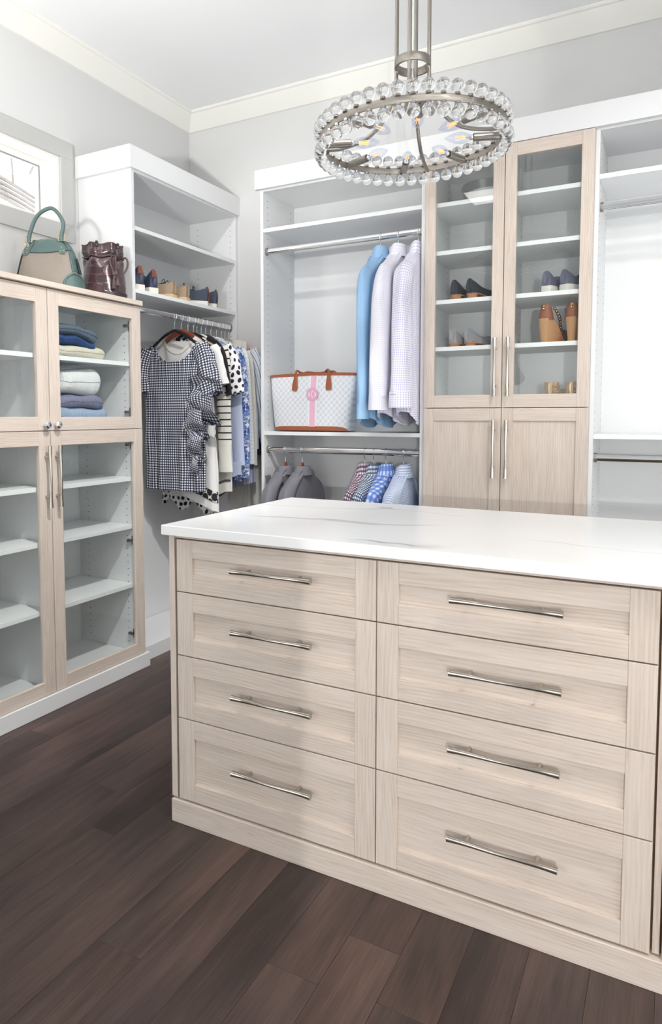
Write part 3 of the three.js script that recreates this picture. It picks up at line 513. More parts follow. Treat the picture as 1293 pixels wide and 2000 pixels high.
F.lace = cloth({ map: canTex(256, 256, (x, w) => { x.fillStyle = '#c9c6c2'; x.fillRect(0, 0, w, w); x.strokeStyle = '#a29f9c'; x.lineWidth = 3; for (let i = 0; i < 90; i++) { x.beginPath(); x.arc(dots() * w, dots() * w, 6 + dots() * 14, 0, 7); x.stroke(); } }, 0.15, 0.15) });
F.orangeFloral = cloth({ map: canTex(256, 256, (x, w) => { x.fillStyle = '#f0dcd2'; x.fillRect(0, 0, w, w); x.strokeStyle = '#d8694c'; x.lineWidth = 6; for (let i = 0; i < 110; i++) { x.beginPath(); x.arc(dots() * w, dots() * w, 5 + dots() * 14, dots() * 6, dots() * 6 + 3); x.stroke(); } }, 0.13, 0.13) });
F.pleat = cloth({ color: rgb(182, 186, 204), map: stripeTex('#ffffff', [['#c9cbd6', 0, 0.3]], 0.012) });
F.plum = cloth({ color: rgb(92, 70, 100) });
F.charcoal = cloth({ color: rgb(84, 80, 88) });
F.blueShirt = cloth({ map: stripeTex('#a9cdee', [['#8fb9e4', 0, 0.5]], 0.006) });
F.whiteShirt = cloth({ map: checkTex('#f1f0f8', [['rgba(176,172,214,0.34)', 0.4, 0.56]], 0.0085) });
F.lilacCheck = cloth({ map: checkTex('#f6f5fc', [['rgba(150,146,206,0.34)', 0.25, 0.55]], 0.0098) });
F.suit = cloth({ color: rgb(120, 119, 127), roughness: 0.95 });
F.plumCheck = cloth({ map: checkTex('#efe9ee', [['rgba(66,30,58,0.62)', 0, 0.5]], 0.0125) });
F.navyCheck = cloth({ map: checkTex('#eef2f4', [['rgba(34,56,92,0.62)', 0, 0.5]], 0.0115) });
F.blueCheck = cloth({ map: checkTex('#cfdcf6', [['rgba(74,110,196,0.6)', 0.1, 0.6]], 0.026) });
F.paleCheck = cloth({ map: checkTex('#eef2fa', [['rgba(116,142,192,0.55)', 0, 0.42]], 0.0072) });
const woodHanger = phy({ color: rgb(128, 58, 36), roughness: 0.3, clearcoat: 0.5 }), velvet = std({ color: rgb(24, 23, 25), roughness: 0.95 }), whitePlastic = phy({ color: rgb(232, 232, 228), roughness: 0.35 });
const wireHook = std({ color: new THREE.Color(0.8, 0.8, 0.8), metalness: 1, roughness: 0.2 }), whiteHook = std({ color: rgb(225, 228, 230), roughness: 0.3, metalness: 0.2 });

// ---------- hangers and garments; local frame: rail at the origin along Z, shoulders along X ----------
const hookGeo = (() => { const p = []; for (let k = 0; k <= 10; k++) { const a = Math.PI * (1.12 - 1.12 * k / 10); p.push(V(Math.cos(a) * 0.0148, 0.0045 + Math.sin(a) * 0.0142, 0)); } p.push(V(0.012, -0.012, 0), V(0.003, -0.026, 0), V(0, -0.04, 0), V(0, -0.074, 0)); return sweep(p, () => [0.00165, 0.00165], { n: 46, m: 8 }); })();
const armGeo = (hw, drop, ra, rb, y0 = -0.074) => sweep([V(-hw, y0 - drop, 0), V(-hw * 0.72, y0 - drop * 0.72, 0), V(-hw * 0.36, y0 - drop * 0.27, 0), V(-hw * 0.12, y0 - 0.006, 0), V(0, y0, 0), V(hw * 0.12, y0 - 0.006, 0), V(hw * 0.36, y0 - drop * 0.27, 0), V(hw * 0.72, y0 - drop * 0.72, 0), V(hw, y0 - drop, 0)], (t) => { const e = 1 - 0.35 * Math.pow(Math.abs(t - 0.5) * 2, 3); return [ra * e, rb]; }, { n: 40, m: 12 });
const G = { woodSteep: armGeo(0.13, 0.118, 0.007, 0.006, -0.092), velvetSteep: armGeo(0.15, 0.125, 0.006, 0.004, -0.092), wireSteep: armGeo(0.15, 0.125, 0.0022, 0.0022, -0.090), whiteSteep: armGeo(0.15, 0.125, 0.006, 0.004, -0.092), velvet: armGeo(0.205, 0.105, 0.0085, 0.0035), wood: armGeo(0.205, 0.10, 0.015, 0.0075), white: armGeo(0.20, 0.10, 0.006, 0.004), wire: armGeo(0.20, 0.095, 0.0022, 0.0022) };
const mats = { woodSteep: woodHanger, velvetSteep: velvet, wireSteep: wireHook, whiteSteep: whitePlastic, velvet, wood: woodHanger, white: whitePlastic, wire: wireHook };
function hanger(kind, label, pos, ry, group) {
  const t = thing('clothes_hanger', label, 'hanger', pos, group); t.rotation.y = ry;
  loc(t, 'hook', hookGeo, kind === 'wire' ? wireHook : wireHook); loc(t, 'arms', G[kind], mats[kind]); if (/Steep/.test(kind) && kind !== 'wireSteep') { const g = new THREE.SphereGeometry(1, 20, 14); g.scale(0.021, 0.027, 0.0085); g.translate(0, -0.088, 0); loc(t, 'hump', g, mats[kind]); } return t;
}
function bodyFn(o) {
  const { sh = 0.2, nk = 0.075, top = -0.085, sl = 0.09, hem = -0.8, wc = sh, wh = sh, d1 = 0.035, d2 = 0.045, nf = 0.06, nb = 0.01, fold = 0.008, fn = 9, seed = 1, gather = 0, hemF = () => 0, lean = 0 } = o;
  const r = rng(seed), ph = [r() * 6, r() * 6, r() * 6];
  const raw = (th, v, off = 0) => {
    const c = Math.cos(th), s = Math.sin(th), x0 = sh * spow(c, 0.8), ax = Math.abs(x0);
    const hw = lerp(lerp(sh, wc, sstep(0, 0.22, v)), wh, sstep(0.15, 1, v));
    const x = hw * spow(c, 0.8);
    const yT = ax < nk ? top - (s > 0 ? nf : nb) * (1 - Math.pow(ax / nk, o.scoop ?? 2)) : top - sl * Math.pow((ax - nk) / (sh - nk), 1.15);
    const yH = hem + hemF(x / hw, s);
    const y = lerp(yT, yH, v);
    const hd = lerp(lerp(0.032, o.dsh ?? 0.009, sstep(nk * 0.6, nk * 1.25, ax)), lerp(d1, d2, v), sstep(0, 0.25, v));
    const f = fold * sstep(0.05, 0.9, v) * (Math.sin(fn * th + ph[0] + v * 1.3) * 0.6 + Math.sin((fn * 1.7 + 2) * th + ph[1] - v * 2) * 0.4) + gather * Math.exp(-v * 7) * Math.sin(th * 46) + 0.003 * Math.sin(v * 17 + ph[2] + c * 5);
    const k = spow(s, 0.75) * (s < 0 ? o.back ?? 1 : 1), z = k * (hd + off) + f * (Math.abs(s) > 0.15 ? Math.sign(s) : s / 0.15) + off * Math.sign(s) * 0.4 + lean * v;
    return [x + (Math.abs(s) < 0.3 ? f * 0.6 * c : 0) + off * c, y, z];
  };
  const N = 400, arc = [0]; let p = raw(0, 0.55); for (let i = 1; i <= N; i++) { const q = raw(i / N * 6.2831853, 0.55); arc.push(arc[i - 1] + Math.hypot(q[0] - p[0], q[2] - p[2])); p = q; }
  const u = (th) => { const k = clamp(th / 6.2831853, 0, 1) * N, i = Math.min(N - 1, Math.floor(k)); return lerp(arc[i], arc[i + 1], k - i); };
  return (th, v, off = 0) => { const q = raw(th, v, off); return [...q, u(((th % 6.2831853) + 6.2831853) % 6.2831853), q[1]]; };
}
function garment(name, label, category, pos, ry, o, mat, group) {
  const t = thing(name, label, category, pos, group); t.rotation.y = ry; t.userData.o = undefined; delete t.userData.o;
  const f = bodyFn(o), nu = o.nu || 120; loc(t, 'body', grid((s, v) => { const th = s * 6.2831853; const q = f(Math.min(th, 6.28318), v); if (s === 1) q[3] = f(6.2831, v)[3]; return q; }, nu, o.nv || 44, true), mat);
  return { t, f };
}
function sleeve(t, name, pts, r0, r1, mat, { dz = 1, n = 36, fold = 0.07, seed = 3, flare = 0, m = 28 } = {}) {
  const r = rng(seed), p = r() * 6, p2 = r() * 6;
  return loc(t, name, sweep(pts, (k) => { const a = lerp(r0, r1, k) + flare * k * k; return [a, a * dz]; }, { n, m, cap: false, wob: (k, a) => 1 + fold * Math.sin(3 * a + p + k * 5) * sstep(0, 0.3, k) + fold * 0.6 * Math.sin(5 * a + p2 - k * 9) + fold * 0.4 * Math.sin(k * 22 + p + 2 * a) }), mat);
}
function collar(t, mat, { nk = 0.062, y = -0.085, h = 0.04, rz = 0.045 } = {}) {
  return loc(t, 'collar', grid((s, v) => { const a = (s * 0.94 + 0.03) * 6.2831853 + Math.PI / 2, prof = [[0.9, -0.012], [0.84, h * 0.55], [0.82, h], [0.98, h * 0.98], [1.14, h * 0.4], [1.34, -0.016]], k = v * 5, i = Math.min(4, Math.floor(k)), q = [lerp(prof[i][0], prof[i + 1][0], k - i), lerp(prof[i][1], prof[i + 1][1], k - i)]; const drop = 0.018 * Math.max(0, Math.sin(a)) ; return [Math.cos(a) * nk * q[0], y + q[1] - drop, Math.sin(a) * rz * q[0], s * 0.4, q[1] + v * 0.06]; }, 48, 10), mat);
}
function buttonShirt(label, pos, ry, mat, o, group, full = true) {
  const { t, f } = garment('shirt', label, 'shirt', pos, ry, Object.assign({ sh: 0.18, nk: 0.05, top: -0.095, sl: 0.115, hem: -0.86, wc: 0.19, wh: 0.195, d1: 0.036, d2: 0.05, dsh: 0.03, nf: 0.03, nb: 0.0, fold: 0.008, fn: 7, hemF: (x) => 0.06 * x * x }, o), mat, group);
  collar(t, mat, { nk: 0.052, y: (o.top ?? -0.095), h: 0.045, rz: 0.034 });
  loc(t, 'placket', grid((s, v) => f(Math.PI / 2 + (s - 0.5) * 0.12, 0.02 + v * 0.97, 0.0035), 4, 40), mat);
  const bm = phy({ color: rgb(90, 100, 130), roughness: 0.3 });
  for (let k = 0; k < (full ? 7 : 3); k++) { const q = f(Math.PI / 2, 0.06 + k * 0.13, 0.006), g = new THREE.CylinderGeometry(0.0052, 0.0052, 0.002, 12); g.rotateX(Math.PI / 2); g.translate(q[0], q[1], q[2] + 0.001); loc(t, 'button', g, bm); }
  return { t, f };
}
function setIn(t, s, mat, pts, r0, r1, dz, seed) { // a set-in sleeve: thin where it leaves the shoulder, full below
  const r = rng(seed), p = r() * 6, p2 = r() * 6;
  return loc(t, 'sleeve', sweep(pts, (k) => { const f = sstep(0.06, 0.46, k), q = k < 0.4 ? 1 : lerp(1, r1 / r0, (k - 0.4) / 0.6); return [lerp(0.014, r0, f) * q, lerp(0.036, r0 * dz, f) * q]; }, { n: 48, m: 28, cap: false, wob: (k, a) => 1 + 0.07 * Math.sin(3 * a + p + k * 5) * sstep(0.2, 0.5, k) + 0.045 * Math.sin(5 * a + p2 - k * 9) * sstep(0.1, 0.4, k) + 0.03 * Math.sin(k * 22 + p + 2 * a) * sstep(0.15, 0.4, k) }), mat);
}
function shirtSleeves(t, mat, { L = 0.62, seed = 1, swing = 0.0, r0 = 0.075, r1 = 0.048, near = 1, sx = 0.175, dz = 0.62 } = {}) {
  for (const s of [1, -1]) {
    const y0 = -0.20, e = V(s * (sx + 0.035), y0 - L, swing);
    setIn(t, s, mat, [V(s * 0.045, -0.108, 0), V(s * 0.09, -0.146, 0), V(s * 0.138, -0.193, 0), V(s * (sx + 0.008), y0 - 0.045, swing * 0.1), V(s * (sx + 0.028), y0 - L * 0.35, swing * 0.4), V(s * (sx + 0.034), y0 - L * 0.7, swing * 0.8), e], r0 * 0.66, r1, dz, seed + s);
    // cuff, a band with an open slit
    loc(t, 'cuff', grid((a, v) => { const th = (a * 0.93 + 0.035) * 6.2831853 + 1.2, k = 1.04 + 0.05 * v; return [e.x + Math.cos(th) * r1 * k, e.y + 0.012 - v * 0.07, e.z + Math.sin(th) * r1 * dz * k, a * 0.25, v * 0.07]; }, 32, 4), mat);
  }
}

// --- corner unit: thirteen hangers along the rail, front to back ---
const RXC = 0.305, RYC = 1.7255;
{
  const at = (z) => V(RXC, RYC, z), g = 'hangers on the corner rail';
  hanger('velvet', 'black velvet hanger holding the navy gingham blouse at the front of the corner rail', at(0.525), 0);
  hanger('wood', 'reddish brown wooden hanger right behind the gingham blouse', at(0.472), 0);
  hanger('velvet', 'black velvet hanger behind the reddish wooden one, mostly hidden', at(0.416), 0);
  hanger('velvet', 'black velvet hanger showing its right arm over the cream striped cardigan', at(0.368), 0);
  hanger('white', 'white hanger holding the black spotted blouse in the corner unit', at(0.338), 0);
  hanger('white', 'white hanger holding the periwinkle blouse on the corner rail', at(0.301), 0);
  hanger('velvet', 'black hanger holding the blue floral blouse on the corner rail', at(0.262), 0);
  hanger('white', 'white hanger holding the white windowpane blouse on the corner rail', at(0.213), 0);
  hanger('white', 'white hanger holding the plain cream blouse on the corner rail', at(0.162), 0);
  hanger('wire', 'wire hanger holding the blue striped tunic on the corner rail', at(0.112), 0);
  hanger('wire', 'wire hanger holding the grey lace top on the corner rail', at(0.078), 0);
  hanger('wire', 'wire hanger holding the coral print top, last by the back wall', at(0.045), 0);

  { // navy gingham blouse with a cascading ruffle
    const { t, f } = garment('blouse', 'navy and white gingham blouse with ruffled sleeve at the front of the corner rail', 'blouse', at(0.525), 0,
      { sh: 0.205, nk: 0.142, top: -0.138, sl: 0.035, nf: 0.098, nb: 0.098, scoop: 3.6, hem: -0.905, wc: 0.195, wh: 0.19, d1: 0.034, d2: 0.042, back: 0.35, fold: 0.011, fn: 11, gather: 0.003, seed: 4, nu: 220, nv: 60 }, F.navyGingham);
    const m = F.navyGingham;
    sleeve(t, 'sleeve', [V(-0.175, -0.165, 0), V(-0.195, -0.22, 0.005), V(-0.205, -0.3, 0.012), V(-0.2, -0.39, 0.02)], 0.045, 0.045, m, { dz: 0.7, seed: 8, fold: 0.12 });
    sleeve(t, 'sleeve', [V(0.165, -0.165, 0.005), V(0.20, -0.23, 0.012), V(0.232, -0.32, 0.02), V(0.262, -0.41, 0.028)], 0.05, 0.06, m, { dz: 0.6, seed: 9, fold: 0.12, m: 40 });
    const ruffle = (s0, y0, y1, xi, xo0, xo1, wv, ph, zb, amp) => loc(t, 'ruffle', grid((a, b) => { const y = lerp(y0, y1, b), w = Math.sin(b * wv * 6.283 + ph), xo = lerp(xo0, xo1, b) + 0.022 * w; return [lerp(xi + 0.01 * Math.sin(b * 9), xo, a), y - 0.03 * a * (1 + w) + 0.01 * Math.sin(b * 30) * a, zb + amp * a * Math.cos(b * wv * 6.283 + ph) + 0.01 * Math.sin(a * 6 + b * 14), a * 0.13 + s0, b * (y0 - y1) * 1.5 + 0.4 * a * w * 0.1]; }, 26, 90), m);
    ruffle(0, -0.30, -0.55, 0.14, 0.33, 0.29, 1.6, 0.4, 0.055, 0.035);
    ruffle(0.3, -0.44, -0.66, 0.13, 0.255, 0.25, 1.8, 2.0, 0.075, 0.03);
    ruffle(0.6, -0.56, -0.78, 0.135, 0.235, 0.20, 2.1, 0.8, 0.06, 0.026);
    void f;
  }
  { // cream tunic with a black diamond band above its hem
    const { t, f } = garment('tunic', 'cream tunic with black diamond trim below the gingham blouse hem', 'tunic', at(0.472), 0, { sh: 0.205, nk: 0.10, top: -0.102, sl: 0.08, nf: 0.075, nb: 0.02, hem: -0.945, wc: 0.2, wh: 0.235, d1: 0.018, d2: 0.022, back: 0.6, fold: 0.005, fn: 6, seed: 14, hemF: (x) => -0.058 * x + 0.012 * Math.cos(x * 3) }, F.white);
    loc(t, 'embroidered_band', grid((s, v) => { const q = f(0.16 + s * 1.2, lerp(0.875, 0.945, v), 0.003); return [q[0], q[1], q[2], q[3], q[4] + 0.012]; }, 30, 6), F.diamond);
    loc(t, 'neck_trim', grid((s, v) => { const q = f(0.25 + s * (Math.PI - 0.5), 0.001 + v * 0.022, 0.003); return q; }, 60, 3), F.cream);
    sleeve(t, 'sleeve', [V(0.185, -0.17, 0), V(0.22, -0.24, 0), V(0.245, -0.36, 0)], 0.05, 0.055, F.white, { dz: 0.4, seed: 31 });
    sleeve(t, 'sleeve', [V(-0.185, -0.17, 0), V(-0.22, -0.24, 0), V(-0.245, -0.36, 0)], 0.05, 0.055, F.white, { dz: 0.4, seed: 32 });
  }
  { // long spotted dress
    const { t } = garment('dress', 'long white dress with black spots, its hem lowest below the gingham blouse', 'dress', at(0.416), 0, { sh: 0.16, nk: 0.075, top: -0.1, sl: 0.07, nf: 0.05, hem: -1.0, wc: 0.165, wh: 0.185, d1: 0.012, d2: 0.02, back: 0.5, fold: 0.008, fn: 8, seed: 22, hemF: (x) => 0.028 * Math.sin(x * 7) - 0.012 * x }, F.dalmatian);
    loc(t, 'tie', sweep([V(0.15, -0.9, 0.02), V(0.17, -0.98, 0.022), V(0.165, -1.03, 0.02), V(0.17, -1.06, 0.02)], () => [0.009, 0.002], { n: 20, m: 8 }), F.dalmatian);
    sleeve(t, 'sleeve', [V(0.13, -0.16, 0), V(0.15, -0.22, 0), V(0.158, -0.30, 0)], 0.03, 0.032, F.dalmatian, { dz: 0.3, seed: 33 });
  }
  { // cream cardigan with black striped sleeve and dark edge
    const { t, f } = garment('cardigan', 'cream cardigan with black striped sleeves and a dark brown neck edge', 'cardigan', at(0.368), 0, { sh: 0.21, nk: 0.07, top: -0.095, sl: 0.075, nf: 0.05, hem: -0.90, wc: 0.235, wh: 0.245, d1: 0.012, d2: 0.016, back: 0.5, fold: 0.004, fn: 5, seed: 41, hemF: (x) => -0.03 * x - 0.03 * Math.max(0, 1 - Math.abs(x - 0.5) * 3) + 0.05 * Math.max(0, x - 0.7) }, F.cream);
    loc(t, 'dark_edge', sweep([V(0.10, -0.10, 0.012), V(0.17, -0.135, 0.018), V(0.222, -0.19, 0.04), V(0.252, -0.28, 0.055), V(0.270, -0.41, 0.055)], (k) => [0.012 + 0.006 * k, 0.004], { n: 30, m: 10 }), F.black);
    for (const s of [1, -1]) { sleeve(t, 'sleeve', [V(s * 0.185, -0.165, 0.015), V(s * 0.208, -0.23, 0.026), V(s * 0.22, -0.40, 0.034), V(s * 0.224, -0.67, 0.034)], 0.05, 0.041, F.blackStripe, { dz: 0.4, seed: 44, fold: 0.03 });
      sleeve(t, 'sleeve_end', [V(s * 0.224, -0.665, 0.034), V(s * 0.226, -0.74, 0.034), V(s * 0.228, -0.81, 0.032)], 0.041, 0.043, F.cream, { dz: 0.4, seed: 45, fold: 0.02 }); }
    loc(t, 'hem_embroidery', grid((s, v) => f(0.25 + s * 1.0, lerp(0.915, 0.93, v), 0.003), 24, 2), F.charcoal);
  }
  { // spotted blouse with short sleeves
    const { t } = garment('blouse', 'white short sleeved blouse with black oval spots between cardigan and blue floral', 'blouse', at(0.338), 0, { sh: 0.21, nk: 0.07, top: -0.09, sl: 0.08, nf: 0.03, hem: -0.62, wc: 0.21, wh: 0.21, d1: 0.010, d2: 0.012, back: 0.6, fold: 0.003, seed: 51 }, F.dalmatian);
    sleeve(t, 'sleeve', [V(0.18, -0.16, 0.0), V(0.225, -0.22, 0.012), V(0.252, -0.31, 0.02), V(0.272, -0.40, 0.024)], 0.05, 0.052, F.dalmatian, { dz: 0.42, seed: 52 });
    sleeve(t, 'sleeve', [V(-0.18, -0.16, 0.0), V(-0.225, -0.22, 0.0), V(-0.25, -0.31, 0.0), V(-0.262, -0.38, 0.0)], 0.05, 0.05, F.dalmatian, { dz: 0.4, seed: 53 });
  }
  const simple = (name, label, cat, z, mat, o, sl) => {
    const { t } = garment(name, label, cat, at(z), 0, Object.assign({ sh: 0.205, nk: 0.065, top: -0.088, sl: 0.085, nf: 0.03, hem: -0.72, wc: 0.205, wh: 0.21, d1: 0.010, d2: 0.013, fold: 0.003, fn: 7, nu: 80 }, o), mat);
    if (sl) for (const s of [1, -1]) sleeve(t, 'sleeve', sl.p.map(([x, y, zz]) => V(s * x, y, zz || 0)), sl.r0 || 0.045, sl.r1 || 0.036, mat, { dz: 0.36, seed: 60 + Math.round(z * 100) + s, fold: sl.fold || 0.05 });
    return t;
  };
  const longS = (dx = 0, L = 0.72) => ({ p: [[0.185, -0.165], [0.215 + dx, -0.24], [0.232 + dx, -0.42], [0.243 + dx, -L * 0.85], [0.248 + dx, -L - 0.08]] });
  const t1 = simple('blouse', 'periwinkle blouse with a pointed tail left of the blue floral one', 'blouse', 0.301, F.paleBlue, { seed: 61, hem: -0.80, hemF: (x) => 0.06 - 0.08 * Math.abs(x) }, longS(-0.005, 0.70));
  loc(t1, 'shirt_tail', grid((a, b) => [lerp(0.10, 0.275, a), -0.76 - 0.085 * Math.sin(Math.min(1, a * 1.15) * 2.2) * b, 0.022, a * 0.2, b * 0.1], 14, 6), F.paleBlue);
  simple('blouse', 'blue and white floral blouse between the periwinkle and the windowpane blouses', 'blouse', 0.262, F.blueFloral, { seed: 62, hem: -0.87, wc: 0.225, wh: 0.235 }, { p: [[0.19, -0.16], [0.225, -0.24], [0.245, -0.45], [0.25, -0.62], [0.252, -0.85]], r1: 0.032 });
  simple('blouse', 'white blouse with fine blue windowpane check beside the blue floral blouse', 'blouse', 0.213, F.whiteGrid, { seed: 63, hem: -0.80, wc: 0.21, wh: 0.225 }, longS(0.0, 0.70));
  simple('dress', 'grey blue pleated dress with a wide curved hem at the back of the corner rail', 'dress', 0.187, F.pleat, { seed: 64, hem: -0.93, sh: 0.19, wc: 0.2, wh: 0.27, d1: 0.008, d2: 0.022, fold: 0.010, fn: 34, nu: 320, hemF: (x) => 0.05 * x * x });
  simple('blouse', 'plain cream blouse between the windowpane blouse and the striped tunic', 'blouse', 0.162, F.cream, { seed: 65, hem: -0.80, wc: 0.21, wh: 0.222 }, longS(-0.012, 0.71));
  simple('skirt', 'dark charcoal skirt with a pointed hem under the pleated dress', 'skirt', 0.137, F.charcoal, { seed: 66, sh: 0.16, hem: -0.99, d1: 0.006, d2: 0.008, wc: 0.17, wh: 0.17, hemF: (x) => 0.07 * Math.abs(x + 0.1) * 1.6 });
  simple('tunic', 'white tunic with blue stripes near the back of the corner rail', 'tunic', 0.112, F.blueStripe, { seed: 67, hem: -0.70, wc: 0.24, wh: 0.25 }, { p: [[0.19, -0.16], [0.24, -0.25], [0.275, -0.40], [0.297, -0.55], [0.308, -0.66]], r0: 0.05, r1: 0.045, fold: 0.1 });
  simple('top', 'grey lace top between the striped tunic and the coral print top', 'top', 0.078, F.lace, { seed: 68, hem: -0.64, wc: 0.24, wh: 0.25, d1: 0.01, d2: 0.012 }, { p: [[0.20, -0.16], [0.25, -0.24], [0.285, -0.40], [0.30, -0.55]], r1: 0.04 });
  simple('skirt', 'plum skirt showing its edge beside the corner unit panel', 'skirt', 0.06, F.plum, { seed: 69, hem: -0.76, sh: 0.2, wc: 0.25, wh: 0.30, d1: 0.006, d2: 0.01, hemF: (x) => 0.03 * x });
  simple('top', 'coral print top with a teal collar hanging last by the back wall', 'top', 0.045, F.orangeFloral, { seed: 70, hem: -0.6, wc: 0.255, wh: 0.26, sh: 0.225, top: -0.08, sl: 0.09, d1: 0.008, d2: 0.01 }, { p: [[0.20, -0.155], [0.26, -0.22], [0.30, -0.32], [0.31, -0.42]], r1: 0.04 });
  const tc = simple('scarf', 'cream fringed scarf hanging lowest near the back wall', 'scarf', 0.095, F.cream, { seed: 71, sh: 0.06, nk: 0.02, sl: 0.01, hem: -0.86, wc: 0.07, wh: 0.08, d1: 0.004, d2: 0.006, nf: 0 });
  tc.position.x += 0.10; 
  const fr = rng(77); const strands = []; for (let k = 0; k < 26; k++) { const x = -0.075 + 0.15 * k / 25; strands.push(sweep([V(x, -0.855, 0), V(x + 0.004 * (fr() - 0.5), -0.95, 0.004 * (fr() - 0.5)), V(x + 0.01 * (fr() - 0.5), -1.06 - 0.02 * fr(), 0.004 * (fr() - 0.5))], () => [0.0024, 0.002], { n: 6, m: 5 })); } const fg = loc(tc, 'fringe', merge(strands), F.cream); fg.userData.kind = 'stuff';
  const tag = thing('price_tag', 'small white paper tag tucked over the blue floral blouse', 'tag', V(RXC + 0.06, RYC - 0.165, 0.285)); tag.rotation.set(-0.2, 0.3, 0.35);
  loc(tag, 'card', box(-0.021, 0.021, 0, 0.07, -0.0006, 0.0006, 'y', 0), std({ color: rgb(240, 240, 240), roughness: 0.8 }));
}

// --- hanging unit on the back wall ---
{
  const q = -Math.PI / 2, up = (x) => V(x, 2.0535, 0.305), lo = (x) => V(x, 1.0355, 0.300);
  hanger('wireSteep', 'wire hanger inside the light blue shirt on the upper rail', up(1.366), q); hanger('wireSteep', 'wire hanger inside the white shirt on the upper rail', up(1.455), q); hanger('wireSteep', 'wire hanger inside the lilac checked shirt beside the tall cabinet', up(1.553), q);
  const a = buttonShirt('light blue long sleeved shirt, left of the three on the upper rail', up(1.366), q, F.blueShirt, { seed: 81, hem: -0.90, d1: 0.034, d2: 0.05 }); shirtSleeves(a.t, F.blueShirt, { L: 0.60, seed: 82, swing: -0.006, dz: 0.55, r0: 0.07, r1: 0.042 });
  const b = buttonShirt('white faintly checked long sleeved shirt in the middle of the upper rail', up(1.455), q, F.whiteShirt, { seed: 83, hem: -0.89, d1: 0.034, d2: 0.048 }); shirtSleeves(b.t, F.whiteShirt, { L: 0.56, seed: 84, dz: 0.75, r0: 0.075, r1: 0.055, swing: 0.006 });
  const c = buttonShirt('lilac checked long sleeved shirt hanging against the tall wood cabinet', up(1.553), q, F.lilacCheck, { seed: 85, hem: -0.885, d1: 0.034, d2: 0.048 }); shirtSleeves(c.t, F.lilacCheck, { L: 0.55, seed: 86, dz: 0.8, r0: 0.075, r1: 0.06, swing: 0.0 });
  for (const [x, lab, hl] of [[0.838, 'grey suit jacket at the left end of the lower rail', 'wooden hanger in the left grey jacket on the lower rail'], [0.938, 'grey suit jacket second from the left on the lower rail', 'wooden hanger in the second grey jacket on the lower rail']]) {
    hanger('woodSteep', hl, lo(x), q);
    const { t } = garment('suit_jacket', lab, 'jacket', lo(x), q, { sh: 0.16, nk: 0.045, top: -0.098, sl: 0.112, nf: 0.03, nb: 0.0, hem: -0.80, wc: 0.19, wh: 0.2, d1: 0.038, d2: 0.044, dsh: 0.03, fold: 0.003, seed: 90 + Math.round(x * 10) }, F.suit);
    collar(t, F.suit, { nk: 0.05, y: -0.11, h: 0.03, rz: 0.036 });
    for (const s of [1, -1]) setIn(t, s, F.suit, [V(s * 0.045, -0.118, 0), V(s * 0.08, -0.145, 0), V(s * 0.122, -0.188, 0), V(s * 0.168, -0.26, 0), V(s * 0.185, -0.40, 0.01), V(s * 0.192, -0.58, 0.02), V(s * 0.19, -0.74, 0.02)], 0.046, 0.052, 0.8, 95 + s);
    loc(t, 'lapel', grid((u, v) => [lerp(0.05, 0.012, v) + 0.05 * u * (1 - v), -0.13 - v * 0.3, 0.058 + 0.004 * u, u * 0.1, v * 0.3], 6, 16), F.suit);
  }
  const low = [[1.288, F.plumCheck, 'velvet', 'burgundy gingham shirt on the lower rail beside the navy check one'], [1.335, F.navyCheck, 'white', 'navy and white checked shirt second of four on the lower rail'], [1.398, F.blueCheck, 'velvet', 'blue checked shirt third of four on the lower rail'], [1.488, F.paleCheck, 'wire', 'pale blue fine checked shirt nearest the tall cabinet on the lower rail']];
  const hn = ['black hanger in the burgundy gingham shirt', 'white hanger in the navy checked shirt on the lower rail', 'black hanger in the blue checked shirt', 'wire hanger in the pale blue checked shirt'];
  low.forEach(([x, m, k, lab], i) => { hanger(k + 'Steep', hn[i], lo(x), q); const s = buttonShirt(lab, lo(x), q, m, { seed: 101 + i, top: -0.098, hem: -0.8, d1: [0.019, 0.022, 0.03, 0.038][i], d2: [0.02, 0.024, 0.032, 0.04][i], dsh: [0.02, 0.022, 0.028, 0.03][i], fold: 0.004 }, undefined, false); shirtSleeves(s.t, m, { L: 0.5, seed: 111 + i, dz: [0.42, 0.46, 0.6, 0.75][i], r0: 0.075, r1: 0.045 }); });
}

const squeeze = (o, f) => o.traverse((m) => { if (!m.isMesh || m.geometry.userData.kept) return; const p = m.geometry.attributes.position, v = V(); m.updateWorldMatrix(true, false); const inv = m.matrixWorld.clone().invert(); let hit = false; for (let i = 0; i < p.count; i++) { v.fromBufferAttribute(p, i).applyMatrix4(m.matrixWorld); if (f(v)) { hit = true; v.applyMatrix4(inv); p.setXYZ(i, v.x, v.y, v.z); } } if (hit) m.geometry.computeVertexNormals(); m.geometry.userData.kept = true; });
scene.updateMatrixWorld(true);
for (const o of [...scene.children]) {
  const c = o.userData.category; if (!c || c === 'hanger' || !/^(blouse|tunic|dress|cardigan|skirt|top|scarf|shirt|jacket)$/.test(c)) continue;
  if (Math.abs(o.position.x - RXC) < 0.2 && o.position.y > 1.5 && o.position.z < 0.6) squeeze(o, (v) => { let h = false; if (v.x < 0.10) { v.x = 0.10 - 0.075 * (1 - Math.exp((v.x - 0.10) / 0.075)); h = true; } if (v.z < 0.045) { v.z = 0.045 - 0.02 * (1 - Math.exp((v.z - 0.045) / 0.02)); h = true; } return h; });
  else if (o.position.z < 0.4) squeeze(o, (v) => { let h = false; const q = 1.556, k = 1 - sstep(0.37, 0.43, v.z); if (k > 0 && v.x > q) { v.x = lerp(v.x, q + 0.015 * (1 - Math.exp((q - v.x) / 0.015)), k); h = true; } if (v.z < 0.06) { v.z = 0.06 - 0.04 * (1 - Math.exp((v.z - 0.06) / 0.04)); h = true; } return h; });
}

